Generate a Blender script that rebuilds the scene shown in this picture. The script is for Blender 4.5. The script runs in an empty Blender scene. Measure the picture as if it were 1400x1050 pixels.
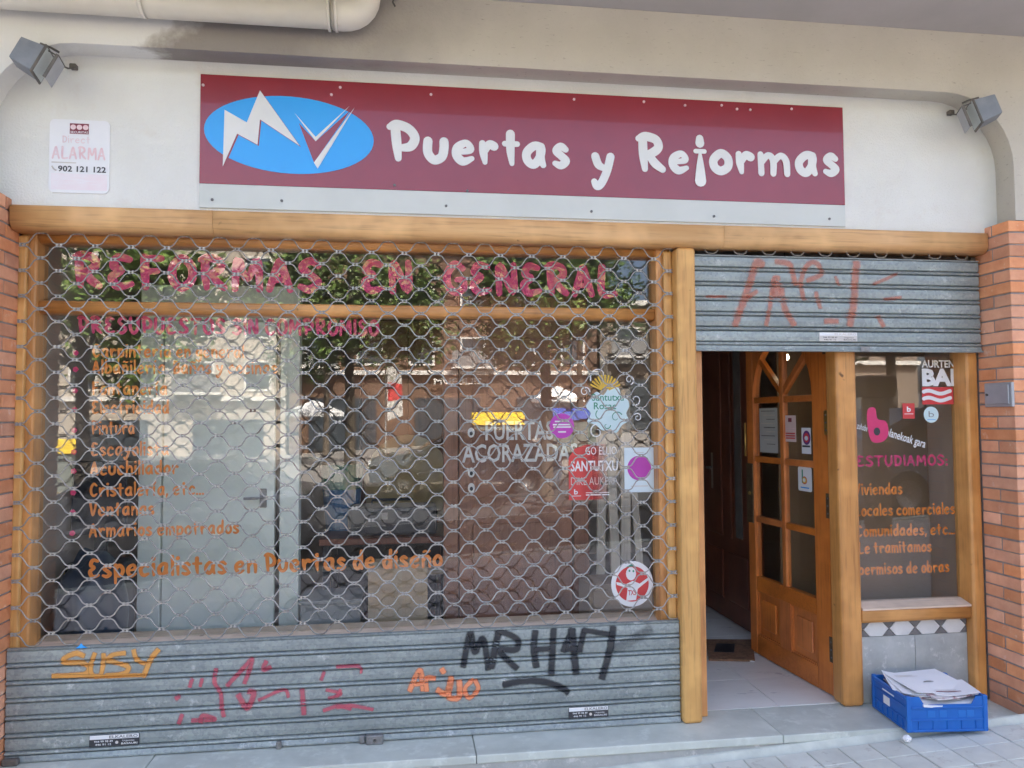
import bpy, bmesh, math, random
from mathutils import Matrix, Vector
random.seed(7)
R = math.radians
scene = bpy.context.scene
col = scene.collection

# ---------------------------------------------------------------- camera
cam_d = bpy.data.cameras.new('camera'); cam = bpy.data.objects.new('camera', cam_d); col.objects.link(cam)
cam_d.sensor_width = 36.0; cam_d.lens = 26.864; cam_d.clip_start = 0.05; cam_d.clip_end = 600
YAW, PIT, ROL = 0.135, 0.0446, -0.0059
_f = Vector((math.sin(YAW)*math.cos(PIT), math.cos(YAW)*math.cos(PIT), math.sin(PIT)))
_r = Vector((math.cos(YAW), -math.sin(YAW), 0)); _u = _r.cross(_f)
_r2 = _r*math.cos(ROL) + _u*math.sin(ROL); _u2 = -_r*math.sin(ROL) + _u*math.cos(ROL)
m = Matrix((_r2, _u2, -_f)).transposed().to_4x4(); m.translation = Vector((1.7241, -3.616, 1.47))
cam.matrix_world = m
scene.camera = cam

# ---------------------------------------------------------------- world, sun, exposure
SUN_EL, SUN_AZ = R(52), R(24)          # sun stands behind the shop, so its front lies in open shade
w = bpy.data.worlds.new('World'); scene.world = w; w.use_nodes = True
nt = w.node_tree; bg = nt.nodes['Background']
sky = nt.nodes.new('ShaderNodeTexSky'); sky.sky_type = 'NISHITA'; sky.sun_disc = False
sky.sun_elevation = SUN_EL; sky.sun_rotation = SUN_AZ; sky.dust_density = 6.0; sky.air_density = 0.6; sky.ozone_density = 0.0
nt.links.new(sky.outputs[0], bg.inputs[0]); bg.inputs[1].default_value = 0.15
sd = bpy.data.lights.new('sun', 'SUN'); sd.energy = 5.0; sd.angle = R(0.5); sd.color = (1, .95, .87)
sun = bpy.data.objects.new('sun', sd); col.objects.link(sun)
_sd = Vector((math.sin(SUN_AZ)*math.cos(SUN_EL), math.cos(SUN_AZ)*math.cos(SUN_EL), math.sin(SUN_EL)))
sun.rotation_euler = _sd.to_track_quat('Z', 'Y').to_euler(); sun.location = (3, 10, 30)
vs = scene.view_settings
vs.view_transform = 'Standard'; vs.look = 'None'; vs.exposure = 3.0; vs.gamma = 1.0; vs.use_curve_mapping = False

# ---------------------------------------------------------------- materials
def _n(nt, t, **k):
    n = nt.nodes.new('ShaderNode'+t)
    for a, b in k.items():
        if a.startswith('_'): setattr(n, a[1:], b)
        else: n.inputs[a.replace('_', ' ')].default_value = b
    return n
def _coords(nt, stretch=(1,1,1), rnd=True):
    tc = _n(nt, 'TexCoord'); mp = _n(nt, 'Mapping'); mp.inputs['Scale'].default_value = stretch
    nt.links.new(tc.outputs['Object'], mp.inputs['Vector'])
    if rnd:
        oi = _n(nt, 'ObjectInfo'); ml = _n(nt, 'Math', _operation='MULTIPLY'); ml.inputs[1].default_value = 37.0
        nt.links.new(oi.outputs['Random'], ml.inputs[0]); nt.links.new(ml.outputs[0], mp.inputs['Location'])
    return mp.outputs[0]
def _noise(nt, vec, scale, detail=5, rough=.6):
    n = _n(nt, 'TexNoise'); n.inputs['Scale'].default_value = scale; n.inputs['Detail'].default_value = detail; n.inputs['Roughness'].default_value = rough
    nt.links.new(vec, n.inputs['Vector']); return n.outputs['Fac']
def _ramp(nt, fac, a, b):
    r = _n(nt, 'MapRange'); r.inputs['From Min'].default_value = a; r.inputs['From Max'].default_value = b
    nt.links.new(fac, r.inputs['Value']); return r.outputs[0]
def _mix(nt, fac, a, b, mode='MIX'):
    x = _n(nt, 'Mix', _data_type='RGBA', _blend_type=mode)
    for s, v in ((0, fac), (6, a), (7, b)):
        if hasattr(v, 'is_linked'): nt.links.new(v, x.inputs[s])
        else: x.inputs[s].default_value = v if s == 0 else (v[0], v[1], v[2], 1)
    return x.outputs[2]
def _rand_value(nt, colr, amt):
    oi = _n(nt, 'ObjectInfo'); hs = _n(nt, 'HueSaturation')
    mr = _n(nt, 'MapRange'); mr.inputs['To Min'].default_value = 1-amt; mr.inputs['To Max'].default_value = 1+amt
    nt.links.new(oi.outputs['Random'], mr.inputs['Value']); nt.links.new(mr.outputs[0], hs.inputs['Value']); nt.links.new(colr, hs.inputs['Color'])
    m2 = _n(nt, 'Math', _operation='FRACT'); m3 = _n(nt, 'Math', _operation='MULTIPLY'); m3.inputs[1].default_value = 7.31
    nt.links.new(oi.outputs['Random'], m3.inputs[0]); nt.links.new(m3.outputs[0], m2.inputs[0])
    m4 = _n(nt, 'MapRange'); m4.inputs['To Min'].default_value = 1-amt*.8; m4.inputs['To Max'].default_value = 1+amt*.4
    nt.links.new(m2.outputs[0], m4.inputs['Value']); nt.links.new(m4.outputs[0], hs.inputs['Saturation'])
    return hs.outputs[0]
def newmat(name):
    m = bpy.data.materials.new(name); m.use_nodes = True
    return m, m.node_tree, m.node_tree.nodes['Principled BSDF']
def _bump(nt, b, fac, strength, dist=.01):
    bp = _n(nt, 'Bump'); bp.inputs['Strength'].default_value = strength; bp.inputs['Distance'].default_value = dist
    nt.links.new(fac, bp.inputs['Height']); nt.links.new(bp.outputs[0], b.inputs['Normal'])
def mat(name, c1, c2=None, rough=.6, metal=0., scale=8., stretch=(1,1,1), bump=0., bscale=60., rand=0., lo=.35, hi=.65, spots=None, coat=0., rvar=0.):
    m, nt, b = newmat(name); b.inputs['Roughness'].default_value = rough; b.inputs['Metallic'].default_value = metal
    b.inputs['Coat Weight'].default_value = coat
    v = _coords(nt, stretch); c2 = c2 or tuple(x*.85 for x in c1)
    n1 = _noise(nt, v, scale, 6); colr = _mix(nt, _ramp(nt, n1, lo, hi), c1, c2)
    if spots:
        sc, a, bb, sc_c = spots
        colr = _mix(nt, _ramp(nt, _noise(nt, v, sc, 4, .7), a, bb), colr, sc_c)
    if rand: colr = _rand_value(nt, colr, rand)
    nt.links.new(colr, b.inputs['Base Color'])
    if rvar: 
        mr = _n(nt, 'MapRange'); mr.inputs['To Min'].default_value = max(0, rough-rvar); mr.inputs['To Max'].default_value = rough+rvar
        nt.links.new(_noise(nt, v, scale*2, 5), mr.inputs['Value']); nt.links.new(mr.outputs[0], b.inputs['Roughness'])
    if bump: _bump(nt, b, _noise(nt, v, bscale, 5), bump)
    return m
def wood(name, c1, c2, axis, rough=.38, coat=.15, rand=.05, fade=None):
    m, nt, b = newmat(name); st = [26, 26, 26]; st[axis] = 1.3
    v = _coords(nt, st); n1 = _noise(nt, v, 1.0, 7, .65); st2 = [90, 90, 90]; st2[axis] = 4; v2 = _coords(nt, st2); n2 = _noise(nt, v2, 1.0, 3)
    colr = _mix(nt, _ramp(nt, n1, .3, .7), c1, c2)
    colr = _mix(nt, _ramp(nt, n2, .52, .86), colr, tuple(x*.55 for x in c2))
    v3 = _coords(nt, (3,3,3)); n3 = _noise(nt, v3, 1.2, 3)
    colr = _mix(nt, _ramp(nt, n3, .45, .8), colr, fade or tuple(min(1, x*1.35) for x in c1))
    v4 = _coords(nt, (1,1,1)); n4 = _noise(nt, v4, 14, 2); colr = _mix(nt, _ramp(nt, n4, .74, .8), colr, tuple(x*.3 for x in c2))
    if rand: colr = _rand_value(nt, colr, rand)
    nt.links.new(colr, b.inputs['Base Color']); b.inputs['Roughness'].default_value = rough; b.inputs['Coat Weight'].default_value = coat
    b.inputs['Coat Roughness'].default_value = .25
    _bump(nt, b, n1, .12, .004)
    return m
def glass_mat(name, tint=(.93,.96,.95), rough=0.0, k=1.0):
    m, nt, b = newmat(name); nt.nodes.remove(b); out = nt.nodes['Material Output']
    tr = _n(nt, 'BsdfTransparent'); tr.inputs[0].default_value = (*tint, 1)
    gl = _n(nt, 'BsdfGlossy'); gl.inputs['Roughness'].default_value = rough
    lw_ = _n(nt, 'LayerWeight'); lw_.inputs['Blend'].default_value = .5
    pw = _n(nt, 'Math', _operation='POWER'); pw.inputs[1].default_value = 5.0; nt.links.new(lw_.outputs['Facing'], pw.inputs[0])
    fr = _n(nt, 'Math', _operation='MULTIPLY_ADD'); fr.inputs[1].default_value = .957; fr.inputs[2].default_value = .043; nt.links.new(pw.outputs[0], fr.inputs[0])
    mx = _n(nt, 'MixShader'); f = fr.outputs[0]
    if k != 1.0:
        ml = _n(nt, 'Math', _operation='MULTIPLY'); ml.inputs[1].default_value = k; ml.use_clamp = True
        nt.links.new(f, ml.inputs[0]); f = ml.outputs[0]
    nt.links.new(f, mx.inputs[0]); nt.links.new(tr.outputs[0], mx.inputs[1]); nt.links.new(gl.outputs[0], mx.inputs[2])
    nt.links.new(mx.outputs[0], out.inputs[0]); return m
def spray(name, c, op=.9):
    m, nt, b = newmat(name); b.inputs['Base Color'].default_value = (*c, 1); b.inputs['Roughness'].default_value = .5
    at = _n(nt, 'Attribute', _attribute_name='cov'); v = _coords(nt, (1,1,1)); n = _noise(nt, v, 260, 4, .8); n2 = _noise(nt, v, 30, 3)
    ad = _n(nt, 'Math', _operation='ADD'); nt.links.new(at.outputs['Fac'], ad.inputs[0])
    s = _n(nt, 'Math', _operation='MULTIPLY_ADD'); s.inputs[1].default_value = .7; s.inputs[2].default_value = -.55; nt.links.new(n, s.inputs[0])
    s2 = _n(nt, 'Math', _operation='MULTIPLY_ADD'); s2.inputs[1].default_value = .5; nt.links.new(n2, s2.inputs[0]); nt.links.new(s.outputs[0], s2.inputs[2])
    nt.links.new(s2.outputs[0], ad.inputs[1])
    r = _ramp(nt, ad.outputs[0], .25, .95); mu = _n(nt, 'Math', _operation='MULTIPLY'); mu.inputs[1].default_value = op; mu.use_clamp = True
    nt.links.new(r, mu.inputs[0]); nt.links.new(mu.outputs[0], b.inputs['Alpha']); return m
def emit(name, c, s):
    m, nt, b = newmat(name); b.inputs['Base Color'].default_value = (*c, 1); b.inputs['Emission Color'].default_value = (*c, 1); b.inputs['Emission Strength'].default_value = s; return m

WX = wood('varnished pine along', (.58,.285,.09), (.47,.195,.05), 0)
WXF = wood('faded pine along', (.68,.41,.18), (.58,.31,.115), 0, rough=.5, coat=.05)
WZ = wood('varnished pine upright', (.58,.28,.085), (.47,.195,.05), 2)
WZF = wood('faded pine upright', (.68,.385,.118), (.58,.285,.075), 2, rough=.5, coat=.05)
WDZ = wood('door wood upright', (.60,.19,.038), (.48,.13,.024), 2, rough=.4)
WDX = wood('door wood across', (.60,.19,.038), (.48,.13,.024), 1, rough=.4)
WDK = wood('dark wood', (.17,.052,.028), (.12,.036,.02), 2, rough=.35)
WBR = wood('brown veneer', (.30,.13,.075), (.24,.10,.056), 2, rough=.42)
WPALE = wood('raw moulding', (.45,.40,.32), (.38,.33,.26), 2, rough=.7, coat=0)
def zinc_mat():
    m, nt, b = newmat('galvanised slat'); v = _coords(nt, (1,1,1)); vl = _coords(nt, (.35,1,1)); b.inputs['Metallic'].default_value = .25
    colr = _mix(nt, _ramp(nt, _noise(nt, vl, 7, 5, .65), .35, .65), (.335,.375,.355), (.24,.272,.26))
    vo = _n(nt, 'TexVoronoi'); vo.inputs['Scale'].default_value = 85; nt.links.new(v, vo.inputs['Vector'])
    sp_ = _n(nt, 'SeparateColor'); nt.links.new(vo.outputs['Color'], sp_.inputs[0]); colr = _mix(nt, _ramp(nt, sp_.outputs[0], .35, 1.6), colr, (.16,.18,.19))
    colr = _mix(nt, _ramp(nt, _noise(nt, v, 16, 6, .75), .58, .70), colr, (.50,.52,.51))
    colr = _mix(nt, _ramp(nt, _noise(nt, vl, 30, 6, .8), .66, .72), colr, (.14,.12,.105))
    colr = _rand_value(nt, colr, .05); nt.links.new(colr, b.inputs['Base Color'])
    mr = _n(nt, 'MapRange'); mr.inputs['To Min'].default_value = .35; mr.inputs['To Max'].default_value = .62; nt.links.new(_noise(nt, v, 20, 4), mr.inputs['Value']); nt.links.new(mr.outputs[0], b.inputs['Roughness'])
    _bump(nt, b, _noise(nt, vl, 12, 4), .12, .006); return m
ZINC = zinc_mat()
ZROD = mat('galvanised rod', (.42,.405,.37), (.29,.275,.25), .52, .4, 30, rand=.16, spots=(9,.60,.7,(.17,.115,.085)))
STEEL = mat('dull steel', (.30,.30,.30), (.2,.19,.18), .5, .6, 40)
BRASS = mat('brass', (.55,.38,.12), (.45,.3,.09), .35, .8, 30)
OLDB = mat('tarnished hinge', (.2,.15,.09), (.13,.09,.05), .45, .6, 40)
WHITE_P = mat('white plaster', (.77,.775,.73), (.72,.715,.665), .85, 0, 2.2, bump=.4, bscale=110, spots=(4,.60,.85,(.68,.63,.55)))
def plaster_beam_mat():
    m, nt, b = newmat('beige plaster'); b.inputs['Roughness'].default_value = .9
    g = _n(nt, 'NewGeometry'); v = _coords(nt, (1,1,1), False)
    n = _noise(nt, v, 3, 6); colr = _mix(nt, _ramp(nt, n, .3, .7), (.57,.525,.44), (.50,.46,.385))
    vs_ = _coords(nt, (8,8,30), False); sp = _noise(nt, vs_, 3.2, 3, .7); colr = _mix(nt, _ramp(nt, sp, .63, .72), colr, (.36,.32,.26))
    sx = _n(nt, 'SeparateXYZ'); nt.links.new(g.outputs['Position'], sx.inputs[0])
    nb = _noise(nt, v, 5, 5)
    # repainted white stretch at the left end, a grey damp stain beside it
    ad = _n(nt, 'Math', _operation='MULTIPLY_ADD'); ad.inputs[1].default_value = .5; nt.links.new(nb, ad.inputs[0]); nt.links.new(sx.outputs[0], ad.inputs[2])
    ad2 = _n(nt, 'Math', _operation='MULTIPLY_ADD'); ad2.inputs[1].default_value = -1.1; nt.links.new(sx.outputs[2], ad2.inputs[0]); nt.links.new(ad.outputs[0], ad2.inputs[2])
    white = _ramp(nt, ad2.outputs[0], -2.46, -2.58)
    colr = _mix(nt, white, colr, (.74,.725,.68))
    st = _ramp(nt, ad2.outputs[0], -1.2, -1.95); sc = _n(nt, 'Math', _operation='MULTIPLY'); nt.links.new(st, sc.inputs[0])
    inv = _n(nt, 'Math', _operation='SUBTRACT'); inv.inputs[0].default_value = 1; nt.links.new(white, inv.inputs[1]); nt.links.new(inv.outputs[0], sc.inputs[1])
    sc2 = _n(nt, 'Math', _operation='MULTIPLY'); sc2.inputs[1].default_value = 1.0; nt.links.new(sc.outputs[0], sc2.inputs[0])
    colr = _mix(nt, sc2.outputs[0], colr, (.28,.25,.22))
    nt.links.new(colr, b.inputs['Base Color']); _bump(nt, b, _noise(nt, v, 70, 5), .5, .006); return m
BEIGE = plaster_beam_mat()
GREYC = mat('grey soffit paint', (.50,.465,.435), (.44,.41,.38), .9, 0, 2, bump=.15, bscale=40)
BRICK = mat('orange brick', (.75,.345,.175), (.63,.255,.12), .85, 0, 9, bump=.3, bscale=120, rand=.16, spots=(14,.62,.75,(.74,.47,.33)))
MORTAR = mat('dark mortar', (.34,.30,.27), (.24,.21,.19), .95, 0, 20, bump=.3)
STONE = mat('grey step stone', (.58,.61,.545), (.47,.495,.44), .65, 0, 5, bump=.08, bscale=80, rand=.02, spots=(9,.56,.72,(.65,.68,.61)), rvar=.1)
STONE2 = mat('mottled grey stone', (.43,.435,.41), (.34,.345,.325), .7, 0, 9, rand=.06, bump=.1, spots=(13,.56,.66,(.56,.55,.52)))
TILE = mat('pavement tile', (.63,.64,.57), (.55,.555,.495), .85, 0, 9, bump=.15, bscale=150, rand=.06, spots=(11,.58,.70,(.44,.42,.37)))
GROUT = mat('pavement bed', (.58,.60,.53), (.48,.495,.44), .95, 0, 12)
MARBLE = mat('white marble floor', (.86,.855,.80), (.79,.785,.73), .25, 0, 3, stretch=(1,2.5,1), rand=.03, spots=(5,.62,.72,(.5,.5,.51)))
BURG = mat('burgundy sign', (.27,.022,.030), (.25,.02,.027), .22, 0, 4, bump=.03, bscale=.9, coat=.4)
BLUE = mat('sign blue', (.03,.36,.83), (.03,.35,.81), .22, 0, 3)
SIGNW = mat('sign white', (.74,.74,.71), (.69,.69,.66), .3, 0, 6)
STRIP = mat('sign strip', (.60,.62,.58), (.55,.57,.53), .4, 0, 3)
PLASTW = mat('faded white plastic', (.80,.80,.80), (.76,.76,.77), .4, 0, 5)
PINKF = mat('faded red print', (.76,.50,.52), (.80,.66,.67), .5, 0, 40, lo=.3, hi=.7)
PINKL = mat('very faded print', (.80,.70,.72), (.80,.76,.78), .5, 0, 14)
REDK = mat('dark red print', (.22,.03,.05), (.2,.03,.05), .5)
BLACKP = mat('black print', (.03,.03,.035), (.05,.05,.055), .5)
ORANGE = mat('orange vinyl', (.72,.225,.03), (.66,.19,.025), .45, 0, 20)
MAGENTA = mat('magenta vinyl', (.60,.03,.14), (.55,.025,.12), .45, 0, 20)
VIOLET = mat('violet print', (.50,.055,.42), (.47,.05,.39), .45, 0, 20)
WHITEV = mat('white vinyl', (.78,.78,.77), (.74,.74,.73), .5, 0, 20)
GREYV = mat('pale grey vinyl', (.62,.58,.53), (.55,.52,.48), .5, 0, 20)
CYANV = mat('pale cyan print', (.56,.72,.73), (.60,.74,.76), .5, 0, 20)
GREENV = mat('green print', (.06,.30,.19), (.05,.26,.16), .5, 0, 20)
REDV = mat('red vinyl', (.62,.055,.06), (.58,.05,.05), .45, 0, 20)
YELV = mat('yellow print', (.75,.5,.06), (.7,.42,.05), .5)
GLASS = glass_mat('window glass', (.975,.985,.98), k=1.35)
GLASSD = glass_mat('door glass', (.93,.92,.89), .02)
CREAM = mat('cream pvc', (.72,.68,.58), (.66,.61,.51), .4, 0, 3, spots=(4,.6,.8,(.55,.48,.38)))
LAMPG = mat('grey lamp housing', (.25,.265,.285), (.20,.215,.235), .5, .3, 12)
LAMPK = mat('dark lamp bracket', (.12,.115,.105), (.17,.15,.13), .6, .4, 30)
LAMPL = mat('lamp lens', (.60,.65,.62), (.54,.59,.56), .15, 0, 6)
METALB = mat('grey meter box', (.42,.43,.45), (.37,.38,.40), .4, .4, 14)
CRATE = mat('blue crate plastic', (.012,.135,.48), (.01,.115,.43), .38, 0, 12)
PAPER = mat('white paper', (.82,.82,.82), (.77,.77,.78), .6, 0, 7, rand=.03)
PAPERK = mat('printed paper', (.66,.62,.62), (.30,.12,.14), .5, 0, 26, lo=.5, hi=.62)
CARD = mat('cardboard', (.46,.33,.20), (.42,.30,.18), .8, 0, 5)
SAGE = mat('pale sage lacquer', (.84,.90,.82), (.81,.87,.79), .45, 0, 2)
BLACKM = mat('matt black', (.025,.027,.032), (.035,.037,.042), .5, 0, 8)
NAVY = mat('dark blue plastic', (.04,.06,.09), (.03,.045,.07), .4, 0, 8)
BLUEB = mat('blue bin', (.04,.15,.30), (.03,.13,.27), .4, 0, 8)
GREENB = mat('green plastic', (.03,.16,.12), (.03,.14,.10), .4, 0, 8)
TANW = mat('tan chair shell', (.50,.38,.19), (.46,.34,.17), .45, 0, 5)
INWALL = mat('inner wall', (.50,.43,.36), (.45,.38,.32), .9, 0, 2)
INFLOOR = mat('inner floor', (.45,.41,.37), (.40,.36,.32), .6, 0, 4)
INCEIL = mat('inner ceiling', (.66,.64,.60), (.62,.60,.56), .9, 0, 2)
BACKB = mat('brown backing board', (.30,.20,.12), (.26,.17,.10), .7, 0, 3)
MAT_B = mat('coir door mat', (.30,.17,.10), (.17,.10,.06), .95, 0, 40, bump=.6, bscale=200)
ASPH = mat('asphalt', (.055,.055,.058), (.045,.045,.048), .9, 0, 6, bump=.2, bscale=200)
LEAFM = mat('street leaves', (.17,.25,.045), (.09,.16,.028), .55, 0, 1.2, rand=.1)
LEAFD = mat('dark street leaves', (.06,.115,.03), (.035,.075,.02), .55, 0, 1.2, rand=.1)
BARK = mat('bark', (.12,.095,.07), (.075,.06,.045), .95, 0, 20, (1,1,.3), .4, 40)
FCREAM = mat('cream render', (.40,.35,.29), (.36,.31,.25), .9, 0, 1)
FBROWN = mat('brown facing brick', (.15,.085,.055), (.12,.07,.045), .9, 0, 2)
FBEIGE = mat('beige render', (.20,.155,.12), (.17,.13,.10), .9, 0, 1)
FWHITE = mat('white trim', (.60,.58,.54), (.55,.53,.49), .8, 0, 3)
PANE = mat('dark pane', (.04,.05,.06), (.06,.07,.08), .1, 0, 1)
CANVAS = mat('white canvas', (.80,.80,.78), (.77,.77,.75), .8, 0, 3)
YELC = mat('yellow container', (.80,.55,.02), (.75,.5,.02), .4, 0, 3)
BLUC = mat('blue container', (.05,.10,.45), (.04,.09,.4), .4, 0, 3)
SILVER = mat('silver car paint', (.55,.57,.58), (.53,.55,.56), .25, .5, 4)
GREYCAR = mat('blue grey car paint', (.22,.26,.32), (.2,.24,.3), .25, .4, 4)
WHITECAR = mat('white car paint', (.75,.75,.74), (.72,.72,.71), .25, 0, 4)
TYRE = mat('tyre', (.02,.02,.02), (.03,.03,.03), .9)
# ---------------------------------------------------------------- object helpers
WL = {}
def thing(name, label, cat, loc=(0,0,0), group=None):
    o = bpy.data.objects.new(name, None); col.objects.link(o); o.location = loc; WL[o] = Vector(loc); o.empty_display_size = .1
    o['label'] = label; o['category'] = cat
    if group: o['group'] = group
    return o
def tag(o, label=None, cat=None, group=None, kind=None):
    if label: o['label'] = label
    if cat: o['category'] = cat
    if group: o['group'] = group
    if kind: o['kind'] = kind
    return o
def add(name, V, F, mt, parent=None, smooth=False, me=None):
    xs = [v[0] for v in V]; ys = [v[1] for v in V]; zs = [v[2] for v in V]
    c = Vector(((min(xs)+max(xs))/2, (min(ys)+max(ys))/2, (min(zs)+max(zs))/2))
    me = bpy.data.meshes.new(name); me.from_pydata([(v[0]-c.x, v[1]-c.y, v[2]-c.z) for v in V], [], F); me.update()
    if mt: me.materials.append(mt)
    if smooth: me.polygons.foreach_set('use_smooth', [True]*len(me.polygons))
    o = bpy.data.objects.new(name, me); col.objects.link(o); WL[o] = c
    if parent is not None: o.parent = parent; o.location = c - WL[parent]
    else: o.location = c
    return o
def add_bm(name, bm, mt, parent=None, smooth=False):
    bm.verts.ensure_lookup_table(); bm.verts.index_update()
    V = [tuple(v.co) for v in bm.verts]; F = [[v.index for v in f.verts] for f in bm.faces]; bm.free()
    return add(name, V, F, mt, parent, smooth)
def bx(bm, x0, x1, y0, y1, z0, z1, bev=0, seg=1):
    vs_ = [bm.verts.new(p) for p in ((x0,y0,z0),(x1,y0,z0),(x1,y1,z0),(x0,y1,z0),(x0,y0,z1),(x1,y0,z1),(x1,y1,z1),(x0,y1,z1))]
    fs = [bm.faces.new([vs_[i] for i in q]) for q in ((3,2,1,0),(4,5,6,7),(0,1,5,4),(1,2,6,5),(2,3,7,6),(3,0,4,7))]
    if bev:
        es = list({e for f in fs for e in f.edges})
        bmesh.ops.bevel(bm, geom=es, offset=bev, segments=seg, affect='EDGES', profile=.5)
    return vs_
def box(name, x0, x1, y0, y1, z0, z1, mt, parent=None, bev=0, seg=1, smooth=False):
    bm = bmesh.new(); bx(bm, x0, x1, y0, y1, z0, z1, bev, seg); return add_bm(name, bm, mt, parent, smooth)
def prism(name, pts, axis, a, b, mt, parent=None, smooth=False):
    """extrude a polygon given in the two other axes (in x,y,z order) from a to b along axis"""
    def P(p, t): q = list(p); q.insert(axis, t); return tuple(q)
    n = len(pts); V = [P(p, a) for p in pts] + [P(p, b) for p in pts]
    F = [list(range(n)), list(range(2*n-1, n-1, -1))] + [[i, i+n, (i+1) % n + n, (i+1) % n] for i in range(n)]
    bm = bmesh.new(); vv = [bm.verts.new(v) for v in V]
    for f in F: bm.faces.new([vv[i] for i in f])
    bmesh.ops.recalc_face_normals(bm, faces=bm.faces); bmesh.ops.triangulate(bm, faces=[f for f in bm.faces if len(f.verts) > 4])
    return add_bm(name, bm, mt, parent, smooth)
def tube_data(path, rad, sides=6, V=None, F=None, cap=True):
    V = V if V is not None else []; F = F if F is not None else []
    n = len(path); base = len(V); path = [Vector(p) for p in path]
    for i, p in enumerate(path):
        t = (path[min(i+1, n-1)] - path[max(i-1, 0)]).normalized()
        ref = Vector((0,1,0)) if abs(t.y) < .9 else Vector((1,0,0))
        u = t.cross(ref).normalized(); v = t.cross(u)
        r = rad[i] if isinstance(rad, (list, tuple)) else rad
        for k in range(sides):
            a = 2*math.pi*k/sides; V.append(tuple(p + u*math.cos(a)*r + v*math.sin(a)*r))
    for i in range(n-1):
        for k in range(sides):
            a = base+i*sides+k; b = base+i*sides+(k+1) % sides; F.append([a, b, b+sides, a+sides])
    if cap: F.append([base+k for k in range(sides)]); F.append([base+(n-1)*sides+k for k in reversed(range(sides))])
    return V, F
def tube(name, path, rad, mt, parent=None, sides=8):
    V, F = tube_data(path, rad, sides); return add(name, V, F, mt, parent, True)
def catmull(P, n=8):
    if len(P) < 3: 
        return [tuple(P[0][k]+(P[-1][k]-P[0][k])*i/n for k in range(len(P[0]))) for i in range(n+1)]
    Q = [P[0]] + list(P) + [P[-1]]; out = []
    if P[0][:2] == P[-1][:2]: Q[0] = P[-2]; Q[-1] = P[1]
    for i in range(1, len(Q)-2):
        for j in range(n):
            t = j/n; out.append(tuple(.5*((2*Q[i][k])+(-Q[i-1][k]+Q[i+1][k])*t+(2*Q[i-1][k]-5*Q[i][k]+4*Q[i+1][k]-Q[i+2][k])*t*t+(-Q[i-1][k]+3*Q[i][k]-3*Q[i+1][k]+Q[i+2][k])*t**3) for k in range(len(P[0]))))
    out.append(tuple(P[-1])); return out
def stroke_poly(pts):
    """pts (x,z,w) -> verts2d, faces for a rounded brush stroke"""
    closed = len(pts) > 3 and math.hypot(pts[0][0]-pts[-1][0], pts[0][1]-pts[-1][1]) < 1e-6
    if closed: pts = pts[:-1]
    V = []; F = []; n = len(pts)
    def tang(i):
        a = pts[(i-1) % n] if closed else pts[max(i-1,0)]; b = pts[(i+1) % n] if closed else pts[min(i+1,n-1)]; d = math.hypot(b[0]-a[0], b[1]-a[1]) or 1; return (b[0]-a[0])/d, (b[1]-a[1])/d
    for i, (x, z, w_) in enumerate(pts):
        tx, tz = tang(i); V.append((x-tz*w_/2, z+tx*w_/2)); V.append((x+tz*w_/2, z-tx*w_/2))
    for i in range(n if closed else n-1): j = (i+1) % n; F.append([2*i, 2*i+1, 2*j+1, 2*j])
    if closed: return V, F
    for i, s in ((0, -1), (n-1, 1)):
        x, z, w_ = pts[i]; tx, tz = tang(i); a0 = math.atan2(tx*1, -tz*1); c = len(V); V.append((x, z)); prev = 2*i
        for k in range(1, 7):
            a = a0 - s*math.pi*k/6
            if k < 6: V.append((x+math.cos(a)*w_/2, z+math.sin(a)*w_/2)); cur = len(V)-1
            else: cur = 2*i+1
            F.append([c, prev, cur]); prev = cur
    return V, F
def stroke_t(q, V2):
    n = len(q); closed = n > 3 and math.hypot(q[0][0]-q[-1][0], q[0][1]-q[-1][1]) < 1e-6
    if closed: n -= 1
    return [(i//2)/n if i < 2*n else (0. if i < 2*n+6 else 1.) for i in range(len(V2))]
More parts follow.
